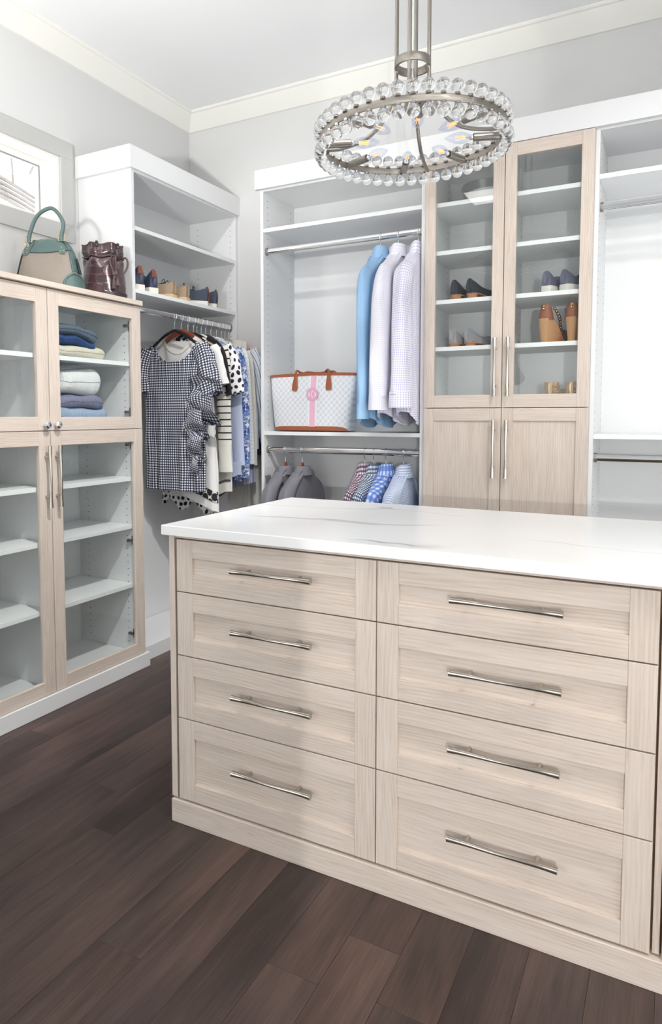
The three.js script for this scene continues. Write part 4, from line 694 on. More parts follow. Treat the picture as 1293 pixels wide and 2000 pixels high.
// ---------- tote ----------
{
  const t = thing('tote_bag', 'grey patterned tote with tan leather trim and a pink monogram stripe', 'bag', V(0.983, 1.1308, 0.247));
  const Hh = 0.283, S = (x, v, off = 0) => { const hw = lerp(0.215, 0.252, sstep(0, 1, v)), dp = lerp(0.068, 0.030, v); return null; };
  void S;
  const prof = (th, v, off = 0) => { const hw = lerp(0.210, 0.2485, Math.pow(v, 0.8)) + off, dp = lerp(0.070, 0.045, v) + off; const e = lerp(0.3, 0.2, v); const c = Math.cos(th), s = Math.sin(th); const x = hw * spow(c, e), bul = 0.006 * Math.sin(v * 3.1) * Math.abs(s); return [x, v * Hh + 0.006 + 0.006 * (1 - (x / 0.25) ** 2) * v, spow(s, 0.42) * dp + Math.sign(s) * bul]; };
  const pat = canTex(128, 128, (x, w) => { x.fillStyle = '#e9ebef'; x.fillRect(0, 0, w, w); x.fillStyle = '#d6d9e1'; const c = w / 2; for (const [ox, oy] of [[0, 0], [c, c], [-c, c], [w, 0], [0, w], [c, -c], [w, w]]) { x.beginPath(); x.moveTo(ox + 4, oy + 4); x.lineTo(ox + c - 8, oy + 4); x.lineTo(ox + c + 14, oy + 32); x.lineTo(ox + c - 8, oy + 58); x.lineTo(ox + 4, oy + 58); x.lineTo(ox + 26, oy + 32); x.fill(); } x.fillStyle = '#b9bfcc'; for (const [ox, oy] of [[0, 0], [c, c], [-c, c], [w, 0]]) { x.fillRect(ox + 6, oy + 56, c - 14, 5); } }, 0.0295, 0.031);
  const canvasM = phy({ map: pat, roughness: 0.45, side: THREE.DoubleSide, clearcoat: 0.15 }), tan = phy({ color: rgb(158, 88, 56), roughness: 0.5, side: THREE.DoubleSide }), pink = phy({ color: rgb(238, 186, 208), roughness: 0.5, side: THREE.DoubleSide }), whiteT = phy({ color: rgb(240, 240, 244), roughness: 0.5, side: THREE.DoubleSide });
  loc(t, 'body', grid((s, v) => { const q = prof(s * 6.2831853, v); return [...q, q[0] + (q[2] < 0 ? 0.5 : 0), q[1]]; }, 160, 24, true), canvasM);
  loc(t, 'bottom', grid((s, v) => { const q = prof(s * 6.2831853, 0.02, 0.003); return [q[0] * v, 0.002, q[2] * v]; }, 100, 3), tan);
  const bandF = (v0, v1, off) => grid((s, v) => prof(s * 6.2831853, lerp(v0, v1, v), off), 160, 3, true);
  loc(t, 'top_trim', bandF(0.955, 1.004, 0.0025), tan);
  loc(t, 'base_trim', grid((s, v) => { const th = Math.PI * (0.12 + 0.76 * s); const q = prof(th, v * 0.075 * Math.sin(Math.PI * s) ** 0.6, 0.003); return q; }, 80, 4), tan);
  const strip = (x0, x1, off) => grid((s, v) => { const x = lerp(x0, x1, s) + 0.012 * (0.0), vv = lerp(0.065, 0.955, v), hw = lerp(0.210, 0.2485, Math.pow(vv, 0.8)), e = lerp(0.3, 0.2, vv); const c = clamp(x / hw, -1, 1), th = Math.acos(spow(c, 1 / e)); return prof(th, vv, off); }, 4, 20);
  loc(t, 'white_stripe', strip(-0.004, 0.046, 0.0022), whiteT); loc(t, 'pink_stripe', strip(0.006, 0.036, 0.0034), pink);
  // round monogram patch
  const mono = canTex(256, 256, (x, w) => { x.fillStyle = '#ecb0cc'; x.fillRect(0, 0, w, w); x.fillStyle = '#fbf6fa'; x.textAlign = 'center'; x.textBaseline = 'middle'; const put = (c, px, sx, sy, f) => { x.save(); x.translate(px, 132); x.scale(sx, sy); x.font = f; x.fillText(c, 0, 0); x.restore(); }; put('U', 62, 0.62, 1.25, 'bold 96px sans-serif'); put('C', 126, 0.72, 2.0, 'bold 96px sans-serif'); put('N', 192, 0.62, 1.25, 'bold 96px sans-serif'); });
  const dg = new THREE.CylinderGeometry(0.0335, 0.0335, 0.002, 48); dg.rotateX(Math.PI / 2); const q0 = prof(Math.PI / 2, 0.60, 0.006); dg.translate(0.021, q0[1] + 0.008, q0[2]);
  { const p = dg.attributes.position, u = dg.attributes.uv; for (let i = 0; i < p.count; i++) u.setXY(i, (p.getX(i) - 0.021) / 0.067 + 0.5, (p.getY(i) - q0[1] - 0.008) / 0.067 + 0.5); }
  loc(t, 'monogram', dg, phy({ map: mono, roughness: 0.5 }));
  for (const x of [-0.082, 0.108]) { // handle tabs on the front
    loc(t, 'handle_tab', sweep([V(x, Hh + 0.012, 0.050), V(x, Hh - 0.02, 0.0565), V(x - Math.sign(x) * -0.002, Hh - 0.075, 0.063)], (k) => [0.0105 + 0.006 * sstep(0.3, 0.9, k) * (1 - 0.5 * sstep(0.92, 1, k)), 0.0028], { n: 20, m: 12 }), tan);
  }
  loc(t, 'handle', sweep([V(-0.082, Hh + 0.005, 0.052), V(-0.08, Hh + 0.026, 0.046), V(-0.06, Hh + 0.014, 0.02), V(0, Hh + 0.010, -0.01), V(0.05, Hh + 0.012, -0.0), V(0.085, Hh + 0.026, 0.03), V(0.105, Hh + 0.022, 0.05), V(0.108, Hh + 0.0, 0.054)], () => [0.0055, 0.005], { n: 60, m: 12 }), tan);
  loc(t, 'handle', sweep([V(-0.09, Hh - 0.04, -0.06), V(-0.085, Hh + 0.02, -0.05), V(0, Hh + 0.016, -0.035), V(0.09, Hh + 0.02, -0.05), V(0.095, Hh - 0.04, -0.06)], () => [0.0055, 0.005], { n: 40, m: 12 }), tan);
}

// ---------- bags on the left cabinet ----------
{
  const t = thing('handbag', 'taupe bowling handbag with sage green leather trim on the left cabinet', 'bag', V(0.24, 1.7447, 1.262)); t.rotation.y = 0.38; t.scale.setScalar(0.82);
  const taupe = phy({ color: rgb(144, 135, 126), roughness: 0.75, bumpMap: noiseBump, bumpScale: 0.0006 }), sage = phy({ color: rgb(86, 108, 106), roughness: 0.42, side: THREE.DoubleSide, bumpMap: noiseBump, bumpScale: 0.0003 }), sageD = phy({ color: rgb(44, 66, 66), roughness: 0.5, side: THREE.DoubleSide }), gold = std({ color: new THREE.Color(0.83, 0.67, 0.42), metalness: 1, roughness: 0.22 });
  const HB = 0.262, wid = (v) => lerp(0.168, 0.112, Math.pow(v, 1.25)) * Math.pow(Math.max(0, 1 - Math.pow(v, 9)), 0.42), dep = (v) => lerp(0.085, 0.032, Math.pow(v, 1.5)) * Math.pow(Math.max(0, 1 - Math.pow(v, 10)), 0.4);
  const S = (th, v, off = 0) => { const c = Math.cos(th), s = Math.sin(th); const dent = 0.008 * Math.sin(th * 2 + 0.7) * Math.sin(v * 3.1) + 0.005 * Math.sin(v * 7 + c * 4) * s; return [(wid(v) + off) * spow(c, 0.55), v * HB + off * 0.7 * sstep(0.8, 1, v), (dep(v) + off) * spow(s, 0.7) + dent * Math.sign(s) * Math.abs(s)]; };
  const patch = (th0, th1, v0, v1, off, n = 40, m = 14) => grid((a, b) => { const th = lerp(th0, th1, a); return S(th, lerp(typeof v0 === 'function' ? v0(a) : v0, typeof v1 === 'function' ? v1(a) : v1, b), off); }, n, m);
  loc(t, 'body', grid((s, v) => { const q = S(s * 6.2831853, v * 0.999); return [...q, q[0], q[1]]; }, 96, 48, true), taupe);
  loc(t, 'bottom', grid((s, v) => { const q = S(s * 6.2831853, 0, 0); return [q[0] * v, 0.001, q[2] * v]; }, 60, 3), taupe);
  loc(t, 'top_yoke', patch(0.12, Math.PI - 0.12, (a) => 0.70 + 0.06 * Math.abs(a - 0.5) * 2, 0.998, 0.0025, 60, 14), sage);
  loc(t, 'top_yoke', patch(Math.PI + 0.12, 2 * Math.PI - 0.12, 0.72, 0.998, 0.0025, 60, 14), sage);
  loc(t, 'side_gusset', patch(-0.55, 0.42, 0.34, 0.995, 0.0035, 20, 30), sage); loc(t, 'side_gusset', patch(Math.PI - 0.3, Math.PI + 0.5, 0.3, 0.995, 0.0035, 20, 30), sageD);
  const edge = (th, v0, v1) => { const p = []; for (let k = 0; k <= 12; k++) { const q = S(th, lerp(v0, v1, k / 12), 0.005); p.push(V(...q)); } return sweep(p, () => [0.0032, 0.0032], { n: 30, m: 8 }); };
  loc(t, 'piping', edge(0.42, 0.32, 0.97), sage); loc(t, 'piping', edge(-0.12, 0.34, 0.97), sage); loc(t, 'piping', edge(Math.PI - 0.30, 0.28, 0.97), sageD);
  { const p = []; for (let k = 0; k <= 20; k++) { const a = k / 20, q = S(lerp(0.12, Math.PI - 0.12, a), 0.70 + 0.06 * Math.abs(a - 0.5) * 2, 0.003); p.push(V(...q)); } loc(t, 'piping', sweep(p, () => [0.002, 0.002], { n: 40, m: 8 }), sageD); }
  for (const [a, b] of [[-0.5, 1.05], [Math.PI - 1.05, Math.PI + 0.5]]) {   // rounded corner guards with a raised rim
    loc(t, 'corner_guard', patch(a, b, 0, (k) => 0.285 * Math.pow(Math.sin(Math.PI * clamp(k, 0.0, 1)), 0.38), 0.007, 30, 12), sage);
    const p = []; for (let k = 0; k <= 24; k++) p.push(V(...S(lerp(a, b, k / 24), 0.285 * Math.pow(Math.sin(Math.PI * k / 24), 0.38), 0.007))); loc(t, 'guard_rim', sweep(p, () => [0.0062, 0.0062], { n: 50, m: 10, tension: 0.3 }), sage);
  }
  // handle anchors, buckles and handle
  const anchors = [];
  for (const th of [Math.PI / 2 + 0.62, Math.PI / 2 - 0.62]) {
    const q = V(...S(th, 0.80, 0.004)), x = q.x, up = V(...S(th, 0.93, 0.008));
    loc(t, 'anchor_tab', grid((a, b) => { const w = 0.02 * (b > 0.86 ? 0.75 : 1), r = S(th, lerp(0.90, 0.66, b), 0.0065); return [r[0] + (a - 0.5) * 2 * w * (0.75 + 0.25 * b), r[1], r[2]]; }, 8, 12), sage);
    for (const [dx, v] of [[0, 0.79], [-0.009, 0.71], [0.009, 0.71]]) { const r = S(th, v, 0.0085); loc(t, 'rivet', sph(V(r[0] + dx, r[1], r[2]), 0.0034, 10, 8), gold); }
    const cy = up.y + 0.008, cz = up.z + 0.006;
    loc(t, 'buckle', sweep([V(x - 0.018, cy - 0.012, cz), V(x - 0.018, cy + 0.016, cz), V(x + 0.018, cy + 0.016, cz), V(x + 0.018, cy - 0.012, cz), V(x - 0.018, cy - 0.012, cz)], () => [0.0028, 0.0028], { n: 60, m: 8, tension: 0.05 }), gold);
    anchors.push(V(x, cy - 0.016, cz - 0.002));
  }
  anchors.sort((a, b) => a.x - b.x);
  loc(t, 'handle', sweep([anchors[0], anchors[0].clone().add(V(0.006, 0.035, 0.004)), V(-0.045, HB + 0.094, 0.045), V(0.004, HB + 0.132, 0.05), V(0.056, HB + 0.138, 0.048), anchors[1].clone().add(V(0.014, 0.094, 0.01)), anchors[1].clone().add(V(0.002, 0.03, 0.004)), anchors[1]], (k) => [0.0098, 0.0098], { n: 60, m: 14 }), sage);
  loc(t, 'ring', (() => { const g = new THREE.TorusGeometry(0.011, 0.0022, 8, 24); const q = S(Math.PI - 0.62, 0.86, 0.008); g.translate(q[0], q[1], q[2] + 0.004); return g; })(), gold);
  loc(t, 'side_strap', patch(-0.42, 0.02, 0.30, 0.62, 0.010, 10, 12), sageD);
}
{
  const croc = canTex(512, 512, (x, w) => { x.fillStyle = '#46303a'; x.fillRect(0, 0, w, w); const r = rng(12); for (let j = 0; j < 7; j++) for (let i = -1; i < 7; i++) { const h = w / 7, ww = w / 6, ox = (j % 2) * ww * 0.5 + 4 * r(), cx = i * ww + ox; const s = r(); x.fillStyle = `rgb(${58 + s * 26},${44 + s * 18},${48 + s * 16})`; x.beginPath(); x.roundRect(cx + 4, j * h + 4, ww - 8, h - 8, 18); x.fill(); } x.strokeStyle = 'rgba(150,86,78,0.6)'; x.lineWidth = 3; for (let j = 0; j < 7; j++) { x.beginPath(); x.moveTo(0, j * w / 7); for (let i = 0; i <= 12; i++) x.lineTo(i * w / 12, j * w / 7 + 3 * Math.sin(i * 1.9 + j)); x.stroke(); } }, 1, 1);
  const crocB = canTex(256, 256, (x, w) => { x.fillStyle = '#222'; x.fillRect(0, 0, w, w); for (let j = 0; j < 7; j++) for (let i = -1; i < 7; i++) { const h = w / 7, ww = w / 6, cx = i * ww + (j % 2) * ww * 0.5; const g = x.createRadialGradient(cx + ww / 2, j * h + h / 2, 2, cx + ww / 2, j * h + h / 2, ww * 0.62); g.addColorStop(0, '#fff'); g.addColorStop(1, '#555'); x.fillStyle = g; x.beginPath(); x.roundRect(cx + 2, j * h + 2, ww - 4, h - 4, 10); x.fill(); } }, 1, 1); crocB.colorSpace = THREE.NoColorSpace;
  const leather = phy({ map: croc, bumpMap: crocB, bumpScale: 0.0016, roughness: 0.16, clearcoat: 0.8, clearcoatRoughness: 0.12, side: THREE.DoubleSide }), plain = phy({ color: rgb(82, 60, 62), roughness: 0.38, side: THREE.DoubleSide }), dark = phy({ color: rgb(50, 38, 46), roughness: 0.35 });
  const t = thing('bucket_bag', 'glossy brown crocodile bucket bag with drawstring and tassel on the left cabinet', 'bag', V(0.292, 1.7447, 1.002)); t.rotation.y = 0.62;
  const HB = 0.235, S = (th, v, off = 0) => { const g = sstep(0.5, 0.78, v), r = lerp(0.100, 0.086, sstep(0, 0.75, v)) - 0.002 * sstep(0.8, 1, v) - 0.008 * Math.exp(-(((v - 0.76) / 0.05) ** 2)), w = 1 + 0.075 * g * Math.cos(th * 6 + 0.6) + 0.03 * Math.sin(th * 3 + v * 5); return [(r * w + off) * Math.cos(th), v * HB + 0.004 * g * Math.cos(th * 6), (r * w * 0.86 + off) * Math.sin(th)]; };
  loc(t, 'body', grid((s, v) => { const q = S(s * 6.2831853, 0.08 + v * 0.92); return [...q, s * 1.45, v * 0.82]; }, 140, 40, true), leather);
  loc(t, 'base_band', merge([grid((s, v) => S(s * 6.2831853, v * 0.085, 0.0035), 80, 4, true), grid((s, v) => { const q = S(s * 6.2831853, 0, 0.003); return [q[0] * v, 0.001, q[2] * v]; }, 60, 2)]), dark);
  loc(t, 'top_edge', grid((s, v) => { const q = S(s * 6.2831853, 0.985 + v * 0.02, 0.002); return q; }, 140, 2, true), plain);
  { const p = []; for (let k = 0; k <= 40; k++) p.push(V(...S(0.9 + k / 40 * 6.1, 0.76, 0.0045))); loc(t, 'drawstring', sweep(p, () => [0.0035, 0.0035], { n: 120, m: 8 }), plain); }
  const e = S(0.95, 0.76, 0.008);
  loc(t, 'drawstring_end', sweep([V(e[0], e[1], e[2]), V(e[0] + 0.012, e[1] - 0.012, e[2] + 0.014), V(e[0] + 0.014, e[1] - 0.06, e[2] + 0.016), V(e[0] + 0.008, e[1] - 0.105, e[2] + 0.018)], () => [0.0036, 0.0028], { n: 26, m: 8 }), plain);
  loc(t, 'drawstring_end', sweep([V(e[0] - 0.004, e[1], e[2]), V(e[0] - 0.012, e[1] - 0.03, e[2] + 0.016), V(e[0] + 0.0, e[1] - 0.07, e[2] + 0.018), V(e[0] + 0.006, e[1] - 0.1, e[2] + 0.018)], () => [0.0036, 0.0028], { n: 26, m: 8 }), plain);
  loc(t, 'slide', (() => { const g = new RoundedBoxGeometry(0.024, 0.017, 0.011, 2, 0.003); g.translate(e[0] + 0.01, e[1] - 0.082, e[2] + 0.018); return g; })(), plain);
  for (const k of [0, 1]) { const bx = e[0] + 0.004 + k * 0.016, by = e[1] - 0.10, f = []; for (let j = 0; j < 12; j++) { const a = j / 12 * 6.283; f.push(sweep([V(bx, by, e[2] + 0.019), V(bx + 0.005 * Math.cos(a), by - 0.02, e[2] + 0.019 + 0.005 * Math.sin(a)), V(bx + 0.009 * Math.cos(a), by - 0.05 + 0.012 * k, e[2] + 0.019 + 0.008 * Math.sin(a))], () => [0.0024, 0.0024], { n: 6, m: 6 })); } loc(t, 'tassel', merge(f), plain); }
  for (const th of [1.75, 0.6]) { const q = S(th, 1.0, 0.004); loc(t, 'strap_knob', merge([sph(V(q[0], q[1] + 0.004, q[2]), 0.007, 12, 10), sweep([V(q[0], q[1], q[2]), V(q[0], q[1] - 0.014, q[2] + 0.002)], () => [0.0075, 0.004], { n: 2, m: 10, line: true, ref: V(0, 0, 1) })]), dark); }
  loc(t, 'shoulder_strap', sweep([V(...S(0.35, 0.76, 0.004)), V(0.108, HB * 0.74, 0.045), V(0.112, HB * 0.6, 0.04), V(0.098, HB * 0.45, 0.045)], () => [0.0042, 0.003], { n: 24, m: 8 }), plain);
}

// ---------- shoes ----------
// local frame: heel at the origin, toe along +Z, sole on y = 0
function shoe(name, label, pos, ry, o) {
  const { L = 0.27, w = 0.088, hh = 0.075, vamp = 0.07, toe = 0.045, sole = 0.024, open = 0.5, dip = 0.6, mat, soleM, point = 0.6, heel = 0, taperHeel = 0.8 } = o;
  const t = thing(name, label, 'shoe', pos, o.group); t.rotation.y = ry;
  const half = (s) => w / 2 * Math.pow(Math.max(0, Math.sin(Math.PI * (0.10 + 0.86 * Math.pow(s, 0.92)))), 0.55) * lerp(taperHeel, 1, sstep(0, 0.4, s)) * (s > 0.75 ? 1 - (1 - point) * sstep(0.75, 1, s) : 1);
  const topY = (s) => s < open ? lerp(hh, hh * dip, sstep(0.0, open * 0.45, s)) + (vamp - hh * dip) * sstep(open * 0.5, open, s) : lerp(vamp, toe, sstep(open, 0.95, s));
  const lift = (s) => heel * (1 - sstep(0.15, 0.62, s));
  const up = (a, s) => { // a around from left sole edge over the top to the right
    const ph = Math.PI * (1 - a), c = Math.cos(ph), sn = Math.sin(ph), h = topY(s), hw = half(s), e = s < 0.02 ? s / 0.02 : 1;
    let y = sole + h * Math.pow(sn, 0.55), x = hw * spow(c, 0.62) * (1 - 0.12 * sn);
    if (s > 0.03 && s < open && Math.abs(c) < 0.62) { const k = sstep(0.62, 0.45, Math.abs(c)) * sstep(0.03, 0.06, s) * (1 - sstep(open - 0.05, open, s)); y = lerp(y, sole + 0.014, k); x = lerp(x, hw * c * 1.2, k); }
    const bulge = -0.004 * Math.sin(Math.PI * clamp((y - sole) / hh, 0, 1)) * (1 - sstep(0, 0.08, s));
    return [x, y + lift(s), s * L + bulge + (s === 0 ? 0.001 : 0), x, s * L];
  };
  loc(t, 'upper', merge([grid((a, b) => up(a, Math.pow(b, 1.25)), 48, 60), grid((a, b) => { const q = up(a, 0); return [q[0] * b, lerp(sole + lift(0), q[1], b), q[2], q[0] * b, q[1]]; }, 48, 8)]), mat);
  const ring = (y, k, z) => (a, s) => null; void ring;
  const N = 64, out = []; for (let i = 0; i <= N; i++) { const s = (1 - Math.cos(Math.PI * i / N)) / 2; out.push([half(s) + (o.welt ?? 0.003), s * L]); }
  const per = (k) => { const n = 2 * N, i = Math.round(k * n) % n; const q = i <= N ? out[i] : out[n - i]; const e = o.welt ?? 0.003; return [(i <= N ? 1 : -1) * q[0], q[1] + (q[1] < L / 2 ? -e * 0.8 : e)]; };
  const yb = (z) => heel > 0 ? heel * (1 - sstep(0.15, 0.62, z / L)) : 0;
  const rings = [[0, 0.96], [0.3, 1], [1, 1], [1.0, 0.9]];
  loc(t, 'sole', merge([grid((k, v) => { const j = Math.round(v * 3), [yy, sc] = rings[j], [x, z] = per(k); return [x * sc, yb(z) + yy * sole, z, k * 0.6, yy * sole]; }, 2 * N, 3, true), grid((k, v) => { const [x, z] = per(k); return [x * 0.96 * v, yb(z), lerp(L / 2, z, v)]; }, 2 * N, 2), grid((k, v) => { const [x, z] = per(k); return [x * 0.9 * v, yb(z) + sole, lerp(L / 2, z, v)]; }, 2 * N, 2)]), soleM);
  return { t, up, half, topY, L, sole, hh };
}
const leatherM = (c, r = 0.45) => phy({ color: c, roughness: r, side: THREE.DoubleSide });
const tanL = leatherM(rgb(124, 70, 58)), whiteSole = phy({ color: rgb(226, 222, 214), roughness: 0.6 }), navyL = leatherM(rgb(58, 66, 88), 0.4), tanSuede = leatherM(rgb(164, 143, 120), 0.9), gum = phy({ color: rgb(206, 176, 138), roughness: 0.7 });
const heelPatch = (s, name, mat, a0, a1, b0, off = 0.002, v0 = 0.45) => loc(s.t, name, grid((a, b) => { const q = s.up(lerp(a0, a1, a), 0), y0 = q[1] * lerp(v0, 1, b) + s.sole * (1 - lerp(v0, 1, b)) * 0.2; return [q[0] * (1 + 0.02), y0 + 0.001, q[2] - off - 0.0035 * Math.sin(Math.PI * clamp((y0 - s.sole) / s.hh, 0, 1))]; }, 18, 8), mat);
function laces(s, mat, n = 4) { const g = []; for (let k = 0; k < n; k++) { const z = s.L * (0.5 + 0.055 * k), q0 = s.up(0.34, z / s.L), q1 = s.up(0.66, z / s.L), m = s.up(0.5, z / s.L); g.push(sweep([V(q0[0], q0[1] + 0.002, z), V(m[0], m[1] + 0.004, z + 0.002), V(q1[0], q1[1] + 0.002, z)], () => [0.0024, 0.0016], { n: 12, m: 6 })); } const m0 = s.up(0.5, 0.5); g.push(sweep([V(0, m0[1] + 0.004, s.L * 0.5), V(0.02, m0[1] + 0.018, s.L * 0.48), V(0.034, m0[1] + 0.004, s.L * 0.5)], () => [0.0022, 0.0016], { n: 14, m: 6 }), sweep([V(0, m0[1] + 0.004, s.L * 0.5), V(-0.02, m0[1] + 0.018, s.L * 0.48), V(-0.034, m0[1] + 0.004, s.L * 0.5)], () => [0.0022, 0.0016], { n: 14, m: 6 })); loc(s.t, 'laces', merge(g), mat); }
const dirY = (dx, dz) => Math.atan2(dx, dz);
{
  const y = 1.8134, black = std({ color: rgb(52, 50, 54), roughness: 0.8 });
  for (const [x, z, lab] of [[0.325, 0.800, 'navy leather sneaker with brown heel tab nearest the cabinet end, left of its pair'], [0.325, 0.703, 'navy leather sneaker with brown heel tab and white sole, right of its pair']]) {
    const s = shoe('sneaker', lab, V(x, y, z), dirY(-0.93, -0.37), { mat: navyL, soleM: whiteSole, hh: 0.088, vamp: 0.085, sole: 0.028, w: 0.092, welt: 0.004 });
    heelPatch(s, 'heel_tab', tanL, 0.30, 0.70, 0, 0.0022, 0.66); laces(s, whiteSole);
    loc(s.t, 'welt_line', (() => { const p = []; for (let k = 0; k <= 16; k++) { const q = s.up(k / 16, 0); p.push(V(q[0] * 1.03, s.sole + 0.001, -0.003)); } return sweep(p, () => [0.0014, 0.0014], { n: 30, m: 6 }); })(), tanL);
  }
  for (const [x, z, lab] of [[0.322, 0.542, 'tan suede lace up shoe beside the navy sneakers, left of its pair'], [0.322, 0.436, 'tan suede lace up shoe with dark laces, right of its pair']]) {
    const s = shoe('suede_shoe', lab, V(x, y, z), dirY(-0.98, 0.18), { mat: tanSuede, soleM: gum, hh: 0.07, vamp: 0.082, sole: 0.02, w: 0.094, dip: 0.85, welt: 0.004 }); laces(s, black);
  }
  for (const [x, z, lab] of [[0.322, 0.262, 'navy canvas shoe with a brown heel strip, left of the last pair on the shelf'], [0.315, 0.172, 'navy canvas shoe with a brown heel strip, rightmost on the corner shelf']]) {
    const s = shoe('canvas_shoe', lab, V(x, y, z), dirY(-0.86, 0.5), { mat: leatherM(rgb(70, 76, 92), 0.85), soleM: whiteSole, hh: 0.082, vamp: 0.08, sole: 0.024, w: 0.086, dip: 0.8, L: 0.26, welt: 0.004 });
    heelPatch(s, 'heel_strip', leatherM(rgb(176, 98, 66), 0.6), 0.22, 0.78, 0, 0.003, 0.0); laces(s, black);
  }
  // tall cabinet
  const blackS = leatherM(rgb(46, 46, 56), 0.6), cork = phy({ color: rgb(178, 128, 92), roughness: 0.7 });
  const flat = (nm, lab, x, yy, z, dx, dz, m, extra = {}) => { const s = shoe(nm, lab, V(x, yy, z), dirY(dx, dz), Object.assign({ mat: m, soleM: cork, hh: 0.066, vamp: 0.05, toe: 0.03, sole: 0.004, open: 0.62, L: 0.235, w: 0.074, heel: 0.012, point: 0.45, welt: 0.001, taperHeel: 0.86 }, extra)); loc(s.t, 'heel', sweep([V(0, 0, 0.024), V(0, 0.026, 0.022)], (k) => [lerp(0.022, 0.026, k), lerp(0.022, 0.025, k)], { n: 4, m: 24, line: true, ref: V(0, 0, 1) }), cork); return s; };
  flat('pump', 'black low heeled pump behind the left glass door, left of its pair', 1.7215, 1.7312, 0.300, 0.12, -0.99, blackS, { heel: 0.02 }); flat('pump', 'black low heeled pump behind the left glass door, right of its pair', 1.790, 1.7312, 0.300, 0.40, -0.92, blackS, { heel: 0.02 });
  const greyS = leatherM(rgb(150, 148, 154), 0.6);
  flat('flat_shoe', 'grey flat shoe behind the left glass door, left of its pair', 1.7165, 1.5212, 0.300, 0.12, -0.99, greyS); flat('flat_shoe', 'grey flat shoe behind the left glass door, right of its pair', 1.785, 1.5212, 0.300, 0.40, -0.92, greyS);
  const slate = leatherM(rgb(96, 98, 118), 0.7);
  for (const [x, dx, lab] of [[2.133, 0.14, 'slate grey sneaker with a thick white sole, left of its pair'], [2.204, 0.42, 'slate grey sneaker with a thick white sole, right of its pair']]) { const s = shoe('sneaker', lab, V(x - 0.014, 1.7312, 0.300), dirY(dx, -0.93), { mat: slate, soleM: whiteSole, hh: 0.062, vamp: 0.06, toe: 0.035, sole: 0.028, L: 0.24, w: 0.074, open: 0.55, welt: 0.002, taperHeel: 0.9 }); void s; }
  const cognac = leatherM(rgb(142, 86, 60), 0.5), goldM = std({ color: new THREE.Color(0.78, 0.62, 0.36), metalness: 1, roughness: 0.3 }), corkW = phy({ color: rgb(206, 158, 116), roughness: 0.8, bumpMap: noiseBump, bumpScale: 0.0008 });
  for (const [x, lab] of [[2.108, 'tan wedge sandal with gold studs, left of its pair'], [2.221, 'tan wedge sandal with gold studs, right of its pair']]) {
    const t = thing('wedge_sandal', lab, 'shoe', V(x, 1.5212, 0.298)); t.rotation.y = dirY(x > 2.2 ? 0.12 : 0.3, -0.95);
    const hw = (s) => 0.034 * Math.pow(Math.sin(Math.PI * (0.12 + 0.82 * s)), 0.5), L = 0.215, top = (s) => 0.086 * (1 - sstep(0.12, 0.72, s)) + 0.016;
    loc(t, 'wedge', merge([grid((k, v) => { const i = k <= 0.5 ? k * 2 : 2 - 2 * k, s = (1 - Math.cos(Math.PI * i)) / 2, sg = k <= 0.5 ? 1 : -1; return [sg * hw(s) * lerp(0.66, 1, v), v * top(s), s * L + 0.012 * (1 - v) * (1 - s), k * 0.5, v * 0.1]; }, 64, 6, true), grid((k, v) => { const i = k <= 0.5 ? k * 2 : 2 - 2 * k, s = (1 - Math.cos(Math.PI * i)) / 2, sg = k <= 0.5 ? 1 : -1; return [sg * hw(s) * v, top(s), lerp(0.1, s * L, v)]; }, 64, 3), grid((k, v) => { const a = (k - 0.5) * 2; return [a * hw(0) * lerp(0.66, 1, v), v * top(0), 0.012 * (1 - v) - 0.008 * (1 - a * a)]; }, 16, 8)]), corkW);
    loc(t, 'heel_counter', grid((a, b) => { const th = lerp(Math.PI * 1.02, Math.PI * 1.98, a), r = lerp(0.035, 0.024, Math.pow(b, 1.2)); return [Math.cos(th) * r, 0.096 + b * 0.068 * (0.75 + 0.25 * Math.sin(Math.PI * a)), 0.034 + Math.sin(th) * r * 1.0]; }, 28, 12), cognac);
    loc(t, 'footbed', grid((a, b) => { const s = b * 0.98 + 0.01; return [(a - 0.5) * 2 * hw(s) * 0.98, top(s) + 0.003, s * L]; }, 10, 30), cognac);
    for (const [dy, dz] of [[0.155, 0.007], [0.143, 0.004]]) loc(t, 'stud', sph(V(0, dy, dz), 0.0052, 12, 10), goldM);
    const g = []; for (let k = 0; k < 13; k++) { const a = k / 12; g.push(sph(V(-0.03 - 0.006 * Math.sin(a * 7), 0.145 - 0.125 * a, 0.045 + 0.12 * a), 0.0075, 10, 8)); g.push(sph(V(0.03 + 0.006 * Math.sin(a * 7), 0.145 - 0.125 * a, 0.045 + 0.12 * a), 0.0075, 10, 8)); } loc(t, 'chain_strap', merge(g), std({ color: new THREE.Color(0.36, 0.29, 0.21), metalness: 1, roughness: 0.35 }));
    loc(t, 'toe_strap', sweep([V(-0.032, 0.02, 0.16), V(-0.02, 0.05, 0.16), V(0.02, 0.05, 0.16), V(0.032, 0.02, 0.16)], () => [0.016, 0.002], { n: 20, m: 10 }), cognac);
  }
  const bronze = phy({ color: rgb(176, 140, 100), roughness: 0.4, metalness: 0.35, side: THREE.DoubleSide });
  for (const [x, lab] of [[2.1375, 'bronze ankle cuff sandal with a gold zip, left of its pair'], [2.2235, 'bronze ankle cuff sandal with a gold zip, right of its pair']]) {
    const t = thing('cuff_sandal', lab, 'shoe', V(x, 1.2817, 0.262)); t.rotation.y = dirY(0.2, -0.98);
    loc(t, 'sole', (() => { const sh = new THREE.Shape(); sh.ellipse(0, 0.09, 0.034, 0.105, 0, Math.PI * 2); const g = new THREE.ExtrudeGeometry(sh, { depth: 0.008, bevelEnabled: false, curveSegments: 32 }); g.rotateX(Math.PI / 2); g.translate(0, 0.008, 0); return g; })(), cork);
